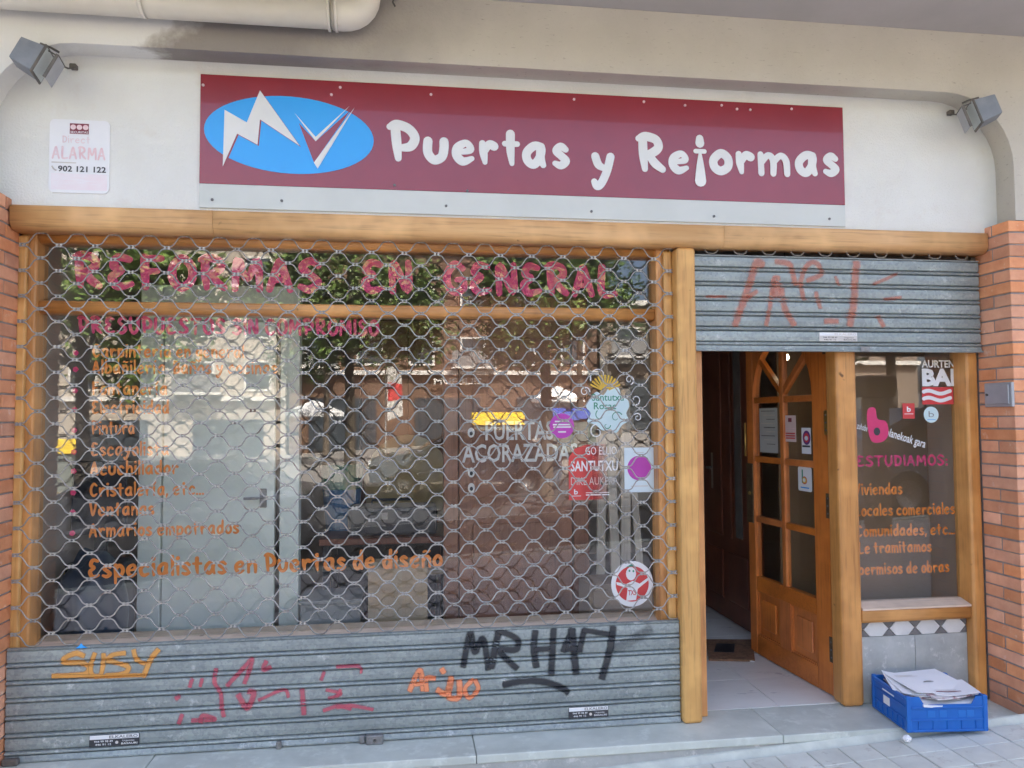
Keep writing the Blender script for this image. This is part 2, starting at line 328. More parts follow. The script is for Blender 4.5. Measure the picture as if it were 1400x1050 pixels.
# letterforms: x-height 1, brush strokes (x, y[, width factor])
GL = {
'a': [[(.84,.86),(.5,.93),(.16,.62),(.2,.26),(.5,.1),(.78,.42),(.84,.86)],[(.84,.9),(.82,.42),(.95,.08,.7)]],
'b': [[(.16,1.5,.9),(.16,.8),(.18,.12)],[(.18,.6),(.5,.9),(.85,.6),(.7,.15),(.2,.12)]],
'c': [[(.82,.78,.9),(.5,.93),(.15,.6),(.22,.22),(.5,.08),(.85,.2,.7)]],
'd': [[(.84,1.5,.9),(.84,.7),(.9,.08,.8)],[(.82,.66),(.5,.9),(.15,.55),(.3,.14),(.6,.14),(.82,.5)]],
'e': [[(.3,.5,.6),(.82,.62,.8),(.62,.92,.8),(.22,.72),(.15,.36),(.45,.08),(.88,.22,.6)]],
'f': [[(.75,1.4,.8),(.4,1.3),(.36,.7),(.36,.05,.7)],[(.05,.85,.7),(.7,.85,.7)]],
'g': [[(.84,.86),(.5,.93),(.16,.62),(.3,.3),(.6,.3),(.84,.86)],[(.84,.9),(.84,.1),(.6,-.38),(.12,-.25,.7)]],
'h': [[(.15,1.5,.9),(.15,.05,.8)],[(.18,.6),(.5,.92),(.82,.7),(.84,.05,.8)]],
'i': [[(.15,.92),(.2,.06,.7)],[(.14,1.35,1.1),(.16,1.36,1.1)]],
'l': [[(.15,1.5,.9),(.18,.06,.8)]],
'm': [[(.12,.95,.8),(.14,.06,.8)],[(.16,.6,.8),(.42,.92,.8),(.62,.7,.9),(.62,.06,.8)],[(.64,.62,.8),(.92,.92,.8),(1.14,.68,.9),(1.18,.06,.8)]],
'n': [[(.14,.95,.8),(.16,.06,.8)],[(.18,.6),(.5,.92),(.8,.68),(.84,.06,.8)]],
'o': [[(.5,.93),(.16,.62),(.2,.25),(.5,.08),(.82,.3),(.82,.7),(.5,.93)]],
'p': [[(.16,.95),(.18,-.45,.7)],[(.18,.62),(.52,.92),(.86,.6),(.68,.14),(.2,.16)]],
'q': [[(.84,.95),(.84,-.45,.7)],[(.82,.66),(.5,.9),(.15,.55),(.35,.12),(.82,.4)]],
'r': [[(.14,.92,.8),(.2,.5),(.28,.06,.6)],[(.28,.58,.8),(.52,.88),(.78,.8,1.1)]],
's': [[(.74,.8,.8),(.45,.92),(.18,.72),(.48,.5),(.76,.28),(.45,.08),(.1,.16,.7)]],
't': [[(.38,1.3,1.1),(.38,.6),(.46,.04,.6)],[(.04,.88,.7),(.78,.88,.7)]],
'u': [[(.14,.92),(.14,.4),(.42,.09),(.76,.24),(.86,.62),(.86,.92)]],
'v': [[(.1,.92),(.42,.08,.8),(.8,.92)]],
'y': [[(.12,.9),(.26,.56),(.5,.42,.8)],[(.86,.9),(.68,.3),(.42,-.2),(.2,-.36),(.06,-.18,.8)]],
'z': [[(.1,.88,.8),(.75,.88,.8),(.12,.1,.8),(.8,.1,.8)]],
'.': [[(.1,.1),(.12,.1)]], ',': [[(.14,.12),(.06,-.18,.6)]],
'P': [[(.24,1.4),(.3,.7),(.36,.1,.7)],[(.04,1.36,.7),(.3,1.46),(.75,1.3),(.98,.95),(.82,.6),(.42,.52,.7)]],
'R': [[(.2,1.4),(.22,.7),(.28,.1,.7)],[(.02,1.36,.7),(.3,1.46),(.75,1.34),(.86,1.02),(.6,.78),(.32,.72,.7)],[(.45,.7,.8),(.7,.35),(1.02,.1,.8)]],
'j': [[(.4,1.36),(.4,1.18,1.2)],[(.02,.86,.6),(.78,.86,.6)],[(.4,.78,.4),(.4,.3),(.4,-.3,1.5)]],
'F': [[(.18,1.4),(.2,.7),(.24,.08,.8)],[(.16,1.36,.9),(.85,1.38,.8)],[(.2,.78,.8),(.7,.8,.7)]],
'A': [[(.06,.06,.8),(.3,.8),(.5,1.4,.8),(.7,.8),(.95,.06,.8)],[(.24,.5,.7),(.78,.5,.7)]],
'B': [[(.18,1.4),(.2,.1)],[(.2,1.38),(.7,1.25),(.66,.85),(.3,.76),(.78,.6),(.76,.2),(.22,.1)]],
'C': [[(.9,1.2,.8),(.5,1.4),(.14,.9),(.2,.35),(.55,.08),(.95,.3,.7)]],
'E': [[(.85,1.3,.8),(.4,1.38),(.22,1.0),(.55,.8,.8),(.16,.5),(.4,.1),(.95,.2,.7)]],
'G': [[(.9,1.2,.8),(.5,1.4),(.14,.9),(.2,.35),(.55,.08),(.92,.25),(.92,.65,.8),(.62,.66,.7)]],
'I': [[(.15,1.4),(.18,.08,.8)]], 'L': [[(.18,1.4),(.18,.15),(.85,.12,.8)]],
'M': [[(.1,.06,.8),(.2,1.38),(.6,.5,.8),(1.02,1.38),(1.14,.06,.8)]],
'N': [[(.14,.06,.8),(.16,1.38),(.84,.12),(.86,1.42,.8)]],
'O': [[(.52,1.4),(.14,1.0),(.16,.4),(.52,.08),(.92,.45),(.9,1.05),(.52,1.4)]],
'S': [[(.84,1.2,.8),(.5,1.4),(.16,1.1),(.5,.76),(.84,.4),(.48,.08),(.08,.22,.7)]],
'T': [[(.5,1.36),(.52,.06,.8)],[(.02,1.36,.9),(1.0,1.36,.9)]],
'U': [[(.14,1.4),(.14,.5),(.5,.08),(.86,.5),(.88,1.4)]],
'V': [[(.08,1.4),(.45,.08,.8),(.9,1.4)]],
'D': [[(.18,1.4),(.2,.1)],[(.1,1.38),(.7,1.25),(.9,.75),(.7,.25),(.2,.1)]],
}
GL['ñ'] = GL['n'] + [[(.2,1.28,.6),(.42,1.36,.6),(.6,1.26,.6),(.82,1.34,.6)]]
GL['í'] = [GL['i'][0], [(.1,1.2,.7),(.36,1.45,.7)]]
GL[':'] = [[(.1,.1),(.12,.1)],[(.1,.75),(.12,.75)]]
def brush_layout(s, w=.26):
    out = []; x = 0
    for ch in s:
        if ch == ' ': x += .55; continue
        g = GL[ch]; mx = max(p[0] for st in g for p in st)
        for st in g: out.append([(p[0]+x, p[1], (p[2] if len(p) > 2 else 1.)*w) for p in st])
        x += mx + w*.5 + .16
    return out, x
def brush_text(name, s, x0, x1, z0, xh, y, mt, parent, w=.26, toward=-1, sub=6):
    st, wd = brush_layout(s, w); fx = (x1-x0)/wd; V = []; F = []
    for k, p in enumerate(st):
        q = catmull([(x0+a*fx, z0+b*xh, c*(xh+fx)/2) for a, b, c in p], sub); v2, f2 = stroke_poly(q); o = len(V)
        tt = stroke_t(q, v2); V += [(a, y+toward*((k % 4)*.00025+t_*.0002), b) for (a, b), t_ in zip(v2, tt)]; F += [[i+o for i in f] for f in f2]
    return add(name, V, F, mt, parent)
_tc = {}
def _text_mesh(s, bold):
    k = (s, bold)
    if k not in _tc:
        cu = bpy.data.curves.new('t', 'FONT'); cu.body = s; cu.offset = bold; cu.resolution_u = 2; o = bpy.data.objects.new('t', cu); col.objects.link(o)
        bpy.context.view_layer.update(); me = bpy.data.meshes.new_from_object(o.evaluated_get(bpy.context.evaluated_depsgraph_get()))
        _tc[k] = ([tuple(v.co) for v in me.vertices], [list(p.vertices) for p in me.polygons]); bpy.data.objects.remove(o); bpy.data.curves.remove(cu); bpy.data.meshes.remove(me)
    return _tc[k]
def text(name, s, x0, x1, z0, h, y, mt, parent, bold=0.0, rot=0.0, plane=None):
    """built-in font; h = height of a capital, fitted to x0..x1"""
    V, F = _text_mesh(s, bold); a = min(v[0] for v in V); b = max(v[0] for v in V); sx = (x1-x0)/(b-a); sz = h/.73
    c, sn = math.cos(rot), math.sin(rot); P = []
    for v in V:
        u, t = (v[0]-a)*sx, v[1]*sz; P.append((x0+u*c-t*sn, z0+u*sn+t*c))
    return add(name, [plane(p) if plane else (p[0], y, p[1]) for p in P], F, mt, parent)
def flat(name, pts, y, mt, parent, th=.0012):
    return prism(name, pts, 1, y, y-th, mt, parent)
def disc_pts(cx, cz, rx, rz=None, n=28): 
    rz = rz or rx; return [(cx+rx*math.cos(2*math.pi*i/n), cz+rz*math.sin(2*math.pi*i/n)) for i in range(n)]
def rrect(x0, x1, z0, z1, r, n=4):
    out = []
    for cx, cz, a0 in ((x1-r,z1-r,0),(x0+r,z1-r,90),(x0+r,z0+r,180),(x1-r,z0+r,270)):
        for k in range(n+1): a = R(a0+90*k/n); out.append((cx+r*math.cos(a), cz+r*math.sin(a)))
    return out
def rect(x0, x1, z0, z1): return [(x0,z0),(x1,z0),(x1,z1),(x0,z1)]
def gz(x): return -.063 + .055*(x-3.46)          # the street climbs to the right

# ================================================================ THE SETTING
# ---- street ground: one sheet that climbs with the street
def sheet(name, x0, x1, y0, y1, mt, dz=0, kind='structure', n=1):
    V = [(x0,y0,gz(x0)+dz),(x1,y0,gz(x1)+dz),(x1,y1,gz(x1)+dz),(x0,y1,gz(x0)+dz)]
    return tag(add(name, V, [[0,1,2,3]], mt), kind=kind)
sheet('ground', -160, 160, -300, .6, ASPH, -.16)
# near pavement: bed, tiles, kerb
pv = tag(prism('pavement', [(-60,gz(-60)-.012),(60,gz(60)-.012),(60,gz(60)-.3),(-60,gz(-60)-.3)], 1, -5.0, -.232, GROUT), kind='structure')
TP = .152; sl = math.atan(.055)
tile_me = None
for i in range(26):
    for j in range(6):
        x0 = 1.55 + i*TP; y1 = -.262 - j*TP; cx, cy = x0+TP/2, y1-TP/2
        if tile_me is None:
            t = box('paving_tile', cx-.0743, cx+.0743, cy-.0743, cy+.0743, gz(cx)-.028, gz(cx), TILE, pv, .003); tile_me = t.data
        else:
            t = bpy.data.objects.new('paving_tile', tile_me); col.objects.link(t); t.parent = pv; t.location = Vector((cx, cy, gz(cx)-.014)) - WL[pv]
        t.rotation_euler = (random.uniform(-.004,.004), -sl+random.uniform(-.005,.005), random.uniform(-.006,.006)); t.location.z += random.uniform(-.0015,.0015)
def paving_far():
    m, nt, b = newmat('far paving'); v = _coords(nt, (1,1,1), False); bk = _n(nt, 'TexBrick'); bk.offset = 0
    bk.inputs['Scale'].default_value = 1; bk.inputs['Brick Width'].default_value = TP; bk.inputs['Row Height'].default_value = TP; bk.inputs['Mortar Size'].default_value = .004
    bk.inputs['Color1'].default_value = (.52,.495,.48,1); bk.inputs['Color2'].default_value = (.46,.435,.42,1); bk.inputs['Mortar'].default_value = (.3,.28,.26,1)
    nt.links.new(v, bk.inputs['Vector']); nt.links.new(bk.outputs[0], b.inputs['Base Color']); b.inputs['Roughness'].default_value = .85; return m
FARP = paving_far()
PLAZA = mat('plaza paving', (.24,.22,.20), (.19,.175,.16), .9, 0, 1.5)
sheet('pavement_surface', -40, 1.54, -4.85, -.25, FARP, -.002)
sheet('pavement_surface', 5.51, 45, -4.85, -.25, FARP, -.002)
sheet('pavement_surface', 1.54, 5.51, -4.85, -1.18, FARP, -.002)
tag(prism('kerb', [(-60,gz(-60)+.002),(60,gz(60)+.002),(60,gz(60)-.3),(-60,gz(-60)-.3)], 1, -5.16, -5.0, STONE), kind='structure')
sheet('road_marking', -60, 60, -9.4, -9.28, FWHITE, -.152)
tag(prism('far_pavement', [(-90,gz(-90)),(90,gz(90)),(90,gz(90)-.4),(-90,gz(-90)-.4)], 1, -41, -15.5, PLAZA), kind='structure')

# ---- stone step under the shop front
st = thing('stone_step', 'long grey stone doorstep running under shutter and doorway', 'step', (2.3,-.05,0))
sb = [(-.8,.62),(.62,2.02),(2.02,3.44),(3.44,4.72)]
for k, (a, b) in enumerate(sb):
    box('slab', a+.0015, b-.0015, -.22, .118, -.038, 0 - (0, .0015, 0, .001)[k], STONE, st, .005, 2)
box('riser', -.8, 4.72, -.212, .118, -.4, -.0385, STONE2, st)
_fl = prism('mortar_fillet', [(-.262,-.03),(-.213,-.03),(-.213,.016),(-.224,.014)], 0, -1.2, 5.2, GROUT, st)
# the fillet follows the climbing street
_fl.rotation_euler = (0, -math.atan(.055), 0); _fl.location.z = gz(2.0) - .002

# ---- interior shell
tag(box('floor', -.3, 4.9, .12, 4.6, -.12, -.012, INFLOOR), kind='structure')
tag(box('wall_left', -.32, -.12, .15, 4.6, -.01, 2.95, INWALL), kind='structure')
tag(box('wall_right', 4.76, 4.95, .15, 4.6, -.01, 2.95, INWALL), kind='structure')
tag(box('wall_back', -.32, 4.95, 4.6, 4.8, -.01, 2.95, INWALL), kind='structure')
tag(box('ceiling', -.32, 4.95, .1, 4.8, 2.95, 3.05, INCEIL), kind='structure')
# entrance floor of white marble tiles
ef = tag(box('entrance_floor', 3.13, 4.05, .119, 2.6, -.0119, -.004, GROUT), kind='structure')
for i in range(2):
    for j in range(6):
        a = 3.14+i*.455; c = .12+j*.41
        box('floor_tile', a, a+.452, c, c+.407, -.0039, 0+random.uniform(-.0006,.0006), MARBLE, ef)

# ---- shop building: plastered beam with rounded opening, overhanging slab, unseen storeys added above for shade
bl = thing('shop_building', 'plastered shop building with rounded beige opening under overhanging grey slab', 'building', (2.35,.2,0))
def arch(x0, x1, zt, r, zb, n=9):
    p = [(x0, zb)]
    p += [(x0+r-r*math.cos(R(90*k/n)), zt-r+r*math.sin(R(90*k/n))) for k in range(n+1)]
    p += [(x1-r+r*math.sin(R(90*k/n)), zt-r+r*math.cos(R(90*k/n))) for k in range(n+1)]
    return p + [(x1, zb)]
ao = arch(-.045, 4.742, 3.082, .36, 2.447); ai = arch(-.07, 4.776, 3.104, .36, 2.447)
def arch_panel():
    V = []; F = []; n = len(ao); xl, xr, zt, zb = -3.2, 8.2, 3.392, 2.447
    outer = []
    for i, (x, z) in enumerate(ao):          # a matching outer point for every arch point
        if i == 0: outer.append((xl, zb))
        elif i == n-1: outer.append((xr, zb))
        else:
            outer.append((xl, zt) if i == 1 and False else (x, zt) if 1 < i < n-2 else ((xl, zt) if i == 1 else (xr, zt)))
    yf = -.2
    for p in ao: V.append((p[0], yf, p[1]))
    for p in outer: V.append((p[0], yf, p[1]))
    for p in ao: V.append((p[0]*1, yf+.012, p[1]-0))
    for p in ai: V.append((p[0], -.036, p[1]))
    for i in range(n-1):
        F.append([i, n+i, n+i+1, i+1])
        F.append([i, i+1, 2*n+i+1, 2*n+i]); F.append([2*n+i, 2*n+i+1, 3*n+i+1, 3*n+i])
    return add('plaster_beam', V, F, BEIGE, bl)
arch_panel()
box('plaster_return', -3.2, -.072, -.19, .2, 2.449, 3.39, BEIGE, bl)
box('plaster_return', 4.778, 8.2, -.19, .2, 2.449, 3.39, BEIGE, bl)
box('plaster_infill', -.0715, 4.7775, -.04, .1, 2.385, 3.12, WHITE_P, bl)
box('upper_infill', -.0715, 4.7775, -.03, .1, 3.122, 3.39, WHITE_P, bl)
box('overhang_slab', -3.2, 8.2, -1.25, .3, 3.393, 3.68, GREYC, bl)
box('unseen_upper_wall', -3.2, 8.2, .3, 9.0, 3.393, 13.5, FCREAM, bl)  # unseen mass, built tall so that front and pavement lie in shade
box('unseen_upper_wall', -12, -3.2, -.2, 9.0, -1.2, 13.0, FBEIGE, bl)
box('unseen_upper_wall', 8.2, 18, -.2, 9.0, -.2, 13.8, FBEIGE, bl)

# ---- brick piers: every brick its own object
CO = .0615; BH = .0535
_bm_cache = {}
def brick(parent, x0, x1, y0, y1, z):
    k = (round(x1-x0,3), round(y1-y0,3)); c = Vector(((x0+x1)/2, (y0+y1)/2, z+BH/2))
    if k not in _bm_cache:
        o = box('brick', x0, x1, y0, y1, z, z+BH, BRICK, parent, .0025); _bm_cache[k] = o.data
    else:
        o = bpy.data.objects.new('brick', _bm_cache[k]); col.objects.link(o); o.parent = parent; o.location = c - WL[parent]
    o.location += Vector((random.uniform(-.0012,.0012), random.uniform(-.001,.001), random.uniform(-.0012,.0012)))
    o.rotation_euler = (0, random.uniform(-.004,.004), random.uniform(-.003,.003))
def pier(side):
    # side +1: reveal at x = 4.70, body to the right; side -1: reveal at x = 0, body to the left
    X = 4.70 if side > 0 else 0.0; xe = X + side*.56
    r = thing('brick_pier', 'orange brick pier carrying a small grey metal box' if side > 0 else 'orange brick pier beside the wide grille window', 'brick pier', (X+side*.28, -.08, 0), 'brick piers at both ends of the shop front')
    z0 = -.02 if side > 0 else -.28
    a, b = sorted((X+side*.006, xe)); box('mortar_core', a, b, -.194, .07, z0, 2.446, MORTAR, r)
    n = int((2.446-z0)/CO)
    for k in range(n+1):
        z = 2.444 - BH - k*CO
        def B(u0, u1, y0, y1): 
            p, q = sorted((X+side*u0, X+side*u1)); brick(r, p, q, y0, y1, z)
        if k % 2: 
            B(0, .11, -.2, .035); B(.12, .35, -.2, -.09); B(.36, .56, -.2, -.09)
        else:
            B(0, .23, -.2, -.0885); B(0, .11, -.0785, .035); B(.24, .47, -.2, -.09)
    return r
pier_r = pier(1); pier_l = pier(-1)

# ================================================================ WOODWORK
lt = thing('wooden_lintel', 'long rounded pine beam spanning the whole shop front below the sign', 'beam', (2.35,-.02,2.306))
def rounded_beam(name, x0, x1, y0, y1, z0, z1, rb, rt, mt, parent):
    pts = []
    for cy, cz, r, a0 in ((y0+rb, z0+rb, rb, 180), (y0+rt, z1-rt, rt, 90)):
        for k in range(7): a = R(a0+90*(1-k/6)) if False else R(a0 + 90*(k/6)); pts.append((cy+r*math.cos(a), cz+r*math.sin(a)))
    # order: front bottom arc (180->270) reversed so that the outline runs from bottom to top
    f = pts[:7][::-1]; g = pts[7:][::-1]
    return prism(name, [(y1, z0)] + f + g + [(y1, z1)], 0, x0, x1, mt, parent, True)
rounded_beam('beam', .008, .852, -.072, .035, 2.306, 2.413, .042, .012, WXF, lt)
rounded_beam('beam', .853, 3.262, -.071, .035, 2.306, 2.413, .042, .012, WXF, lt)
rounded_beam('beam', 3.263, 4.692, -.072, .035, 2.307, 2.413, .042, .012, WXF, lt)
for o in lt.children:
    for p in o.data.polygons: p.use_smooth = abs(p.normal.x) < .5
po = tag(box('wooden_post', 3.03, 3.128, -.038, .075, 0, 2.306, WZF, None, .018, 3), 'thick pale pine post standing between wide grille and doorway', 'post')

# ---- big shop window
GY = .13
SILLP = wood('sun bleached sill', (.64,.50,.38), (.56,.41,.29), 0, rough=.6, coat=0)
sw = thing('shop_window', 'wide pine framed display window behind the rolling grille', 'window', (1.5,.12,.4))
box('stile', -.004, .066, .055, .175, .385, 2.352, WZ, sw, .01, 2)
box('stile', 2.953, 3.029, .055, .175, .385, 2.352, WZ, sw, .012, 2)
box('guide_moulding', 2.985, 3.029, .03, .0545, .03, 2.3, WZF, sw, .008, 2)
box('guide_moulding', -.004, .034, .03, .0545, .03, 2.3, WZF, sw, .008, 2)
rounded_beam('head_rail', .0665, 2.9525, .06, .17, 2.278, 2.352, .03, .008, WX, sw)
rounded_beam('transom', .0665, 2.9525, .075, .165, 1.958, 2.016, .026, .012, WX, sw)
prism('sill', [(.035,.40),(.035,.446),(.04,.452),(.10,.462),(.18,.486),(.2,.486),(.2,.40)], 0, .0665, 2.9525, SILLP, sw)
box('apron', -.004, 3.029, .06, .17, .0, .384, INWALL, sw)
P_up = box('pane', .0665, 2.9525, GY-.003, GY+.003, 2.017, 2.2775, GLASS, sw)
P_lo = box('pane', .0665, 2.9525, GY-.003, GY+.003, .478, 1.9575, GLASS, sw)
# lettering on the inner face of the glass
YI = GY+.005
for s_, a_, b_ in (('REFORMAS', .19, 1.33), ('EN', 1.50, 1.76), ('GENERAL', 1.90, 2.80)):
    wd_ = [max(p[0] for st_ in GL[c_] for p in st_) + .36 for c_ in s_]; x_ = a_; k_ = (b_-a_)/sum(wd_)
    for c_, w_ in zip(s_, wd_): brush_text('letter', c_, x_, x_+w_*k_, 2.085, .105, YI, MAGENTA, sw, .38); x_ += w_*k_
brush_text('lettering', 'PRESUPUESTOS SIN COMPROMISO', .21, 1.59, 1.872, .053, YI, MAGENTA, sw, .32)
for s, x1, z in (('Carpintería en general', .958, 1.762), ('Albañilería. Baños y cocinas', 1.11, 1.686), ('Fontanería', .614, 1.588), ('Electricidad', .622, 1.5),
                 ('Pintura', .472, 1.406), ('Escayolista', .625, 1.307), ('Acuchillador', .668, 1.219), ('Cristalería, etc...', .783, 1.121), ('Ventanas', .564, 1.032), ('Armarios empotrados', .943, .937)):
    brush_text('lettering', s, .278, x1, z, .042, YI, ORANGE, sw, .30)
    flat('bullet', disc_pts(.205, z+.02, .014, .014, 5), YI+.0012, MAGENTA, sw)
brush_text('lettering', 'Especialistas en Puertas de diseño', .277, 1.895, .752, .058, YI, ORANGE, sw, .33)
text('lettering', 'PUERTAS', 2.10, 2.44, 1.364, .095, YI, GREYV, sw, .018)
text('lettering', 'ACORAZADAS', 1.985, 2.562, 1.256, .09, YI, GREYV, sw, .018)
for k, z in enumerate((1.40, 1.205, 1.13)):
    o = flat('round_mark', [(a, b) for a, b in disc_pts(2.03, z, .017, .024)], YI+.001, GREYV, sw); flat('letter_hole', disc_pts(2.03, z-.004, .008, .010), YI-.0008, BLACKP, o)
# stickers
YS = GY-.0045
vc = flat('sticker', disc_pts(2.482, 1.43, .062), YS, VIOLET, sw, .0006); vc['label'] = 'round violet sticker'
for k, (dz, wd) in enumerate(((.022,.036),(.006,.046),(-.006,.044),(-.03,.02))): flat('print_line', rect(2.482-wd, 2.482+wd, 1.43+dz-.0035, 1.43+dz+.0035), YS-.0012, WHITEV, vc, .0004)
cb = [(2.70+.001*a, 1.53+.001*b) for a, b in ((-70,40),(-40,70),(-5,52),(30,95),(75,88),(88,45),(120,30),(128,-5),(112,-40),(125,-75),(90,-98),(60,-138),(30,-118),(-10,-125),(-48,-95),(-90,-80),(-70,-40),(-95,-5))]
cs = flat('sticker', [p[:2] for p in catmull([*cb, cb[0]], 3)[:-1]], YS, CYANV, sw, .0006); cs['label'] = 'pale cyan flower shaped sticker with green words'
text('lettering', 'Santutxu', 2.635, 2.80, 1.555, .036, YS-.0012, GREENV, cs, .012); text('lettering', 'Rosac', 2.645, 2.76, 1.512, .036, YS-.0012, GREENV, cs, .012)
for k in range(11):
    a = R(25+13*k); c0 = (2.705, 1.60); u, v = math.cos(a), math.sin(a); pts = [(c0[0]+u*.02-v*.003, c0[1]+v*.02+u*.003), (c0[0]+u*.02+v*.003, c0[1]+v*.02-u*.003), (c0[0]+u*.085+v*.005, c0[1]+v*.085-u*.005), (c0[0]+u*.085-v*.005, c0[1]+v*.085+u*.005)]
    flat('shell_ray', pts, YS-.0014, YELV, cs, .0004)
def curl(cx, cz, r, a0, turns, sgn, nm='curl', w=.006, m_=WHITEV):
    q = [(cx+r*(1-.75*t/24)*math.cos(a0+sgn*turns*6.283*t/24), cz+r*(1-.75*t/24)*math.sin(a0+sgn*turns*6.283*t/24), w*(1-.5*t/24)) for t in range(25)]
    v2, f2 = stroke_poly(q); return add(nm, [(a, YS-.002, b) for a, b in v2], f2, m_, cs)
for a in ((2.68,1.68,.055,3.6,.55,-1),(2.83,1.66,.025,-1.2,1.2,1),(2.87,1.47,.022,2.4,1.2,-1),(2.66,1.40,.038,1.6,1.0,1),(2.60,1.60,.026,0,1.2,1),(2.86,1.56,.03,-2,.9,1)): curl(*a)
for a in ((2.76,1.47,.032,.5,.8,1),(2.68,1.48,.03,2.2,.6,1),(2.71,1.43,.02,0,.7,-1)): curl(*a, w=.005, m_=GREENV)
def fade_red():
    m, nt, b = newmat('red fading print'); b.inputs['Base Color'].default_value = (.62,.06,.055,1); b.inputs['Roughness'].default_value = .45
    tc = _n(nt, 'TexCoord'); sx = _n(nt, 'SeparateXYZ'); nt.links.new(tc.outputs['Generated'], sx.inputs[0]); nt.links.new(_ramp(nt, sx.outputs[0], .75, .2), b.inputs['Alpha']); return m
rs = flat('sticker', [(2.514,1.062),(2.78,1.062),(2.78,1.335),(2.60,1.335),(2.545,1.315),(2.514,1.27)], YS, fade_red(), sw, .0006); rs['label'] = 'red sticker fading to clear with white words'
text('lettering', 'GO ELLIO', 2.60, 2.76, 1.285, .042, YS-.0014, WHITEV, rs, .0); text('lettering', 'SANTUTXU', 2.525, 2.765, 1.205, .052, YS-.0014, WHITEV, rs, .02)
text('lettering', 'DIKE AUKERA', 2.525, 2.765, 1.135, .042, YS-.0014, GREYV, rs, -.008); text('lettering', 'b', 2.54, 2.56, 1.09, .026, YS-.0014, WHITEV, rs, .02)
flat('print_line', rect(2.528,2.575,1.08,1.083), YS-.0014, WHITEV, rs, .0003); flat('print_line', rect(2.60,2.72,1.083,1.088), YS-.0014, WHITEV, rs, .0003); flat('print_line', rect(2.60,2.72,1.095,1.098), YS-.0014, WHITEV, rs, .0003)
ps = flat('poster', rect(2.799,2.952,1.094,1.318), YS, mat('pale blue paper', (.66,.76,.80), (.63,.74,.78), .5), sw, .0008); ps['label'] = 'small pale poster with a violet disc'
flat('print_disc', disc_pts(2.876,1.215,.062), YS-.0014, VIOLET, ps, .0004); flat('print_line', rect(2.83,2.92,1.123,1.127), YS-.0014, GREYV, ps, .0003); flat('print_line', rect(2.85,2.90,1.292,1.295), YS-.0014, GREYV, ps, .0003)
rr = flat('sticker', disc_pts(2.832,.64,.108,.113,36), YS, PLASTW, sw, .0008); rr['label'] = 'round red and white sticker with a figure'
flat('print_disc', disc_pts(2.832,.64,.085,.088,36), YS-.0014, REDV, rr, .0004)
for pts in ([(2.75,.652),(2.80,.64),(2.835,.655),(2.87,.64),(2.912,.668),(2.915,.655),(2.86,.615),(2.85,.56),(2.80,.558),(2.808,.62),(2.752,.638)], disc_pts(2.826,.6905,.026,.033,16)):
    flat('figure_print', pts, YS-.0022, PLASTW, rr, .0004)
for pts in (disc_pts(2.818,.705,.005,.006,8), disc_pts(2.838,.703,.005,.006,8), [(2.80,.724),(2.828,.738),(2.856,.722),(2.842,.73),(2.826,.726)]): flat('figure_print', pts, YS-.0030, GREENV, rr, .0004)
text('lettering', 'TXS', 2.81, 2.85, .585, .026, YS-.0030, REDV, rr, .02)

# ================================================================ ROLLING GRILLE (left)
PI_ = .0747
def prof(t):
    K = [(0,.010),(.0022,.001),(.005,-.006),(.010,-.0085),(.015,-.006),(.0178,.001),(.020,.010),(.0222,.001),(.026,-.003),(.048,-.0048),(.069,-.003),(.0728,.001),(PI_,.010)]
    t = max(0, min(PI_, t))
    for (a, ya), (b, yb) in zip(K, K[1:]):
        if a <= t <= b: return ya + (yb-ya)*(t-a)/(b-a)
    return 0
PK = [0,.0022,.005,.010,.015,.0178,.020,.0222,.026,.048,.069,.0728,PI_-.0003]
def slat(x0, x1, z, parent, me_cache={}):
    k = round(x1-x0, 3)
    if k not in me_cache:
        pts = [(prof(t), z+t) for t in PK] + [(.016, z+PI_-.0003), (.016, z)]
        # a few cuts along the length so that slats can be dented
        V = []; F = []; nx = 24; n = len(pts)
        for i in range(nx+1):
            x = x0 + (x1-x0)*i/nx; dy = .0012*math.sin(i*1.7)+.0008*math.sin(i*.6)
            V += [(x, y+dy, zz) for y, zz in pts]
        for i in range(nx):
            for j in range(n): F.append([i*n+j, (i+1)*n+j, (i+1)*n+(j+1) % n, i*n+(j+1) % n])
        F += [list(range(n)), list(reversed(range(nx*n, nx*n+n)))]
        o = add('slat', V, F, ZINC, parent); me_cache[k] = (o.data, o.location + WL[parent] - Vector((0,0,z)))
    else:
        o = bpy.data.objects.new('slat', me_cache[k][0]); col.objects.link(o); o.parent = parent; o.location = me_cache[k][1] + Vector((0,0,z)) - WL[parent]
    return o
gr = thing('rolling_grille', 'wide rolling grille of wavy steel rods over graffitied slats', 'shutter', (1.5,0,.028))
for k in range(6): slat(.006, 3.026, .028+k*PI_, gr)
prism('top_rail', [(-.004,.4765),(-.006,.483),(.0,.486),(.013,.486),(.013,.4765)], 0, .006, 3.026, ZINC, gr)
prism('bottom_bar', [(-.012,.004),(-.012,.010),(-.002,.0275),(.014,.0275),(.014,.004)], 0, .006, 3.026, ZINC, gr)
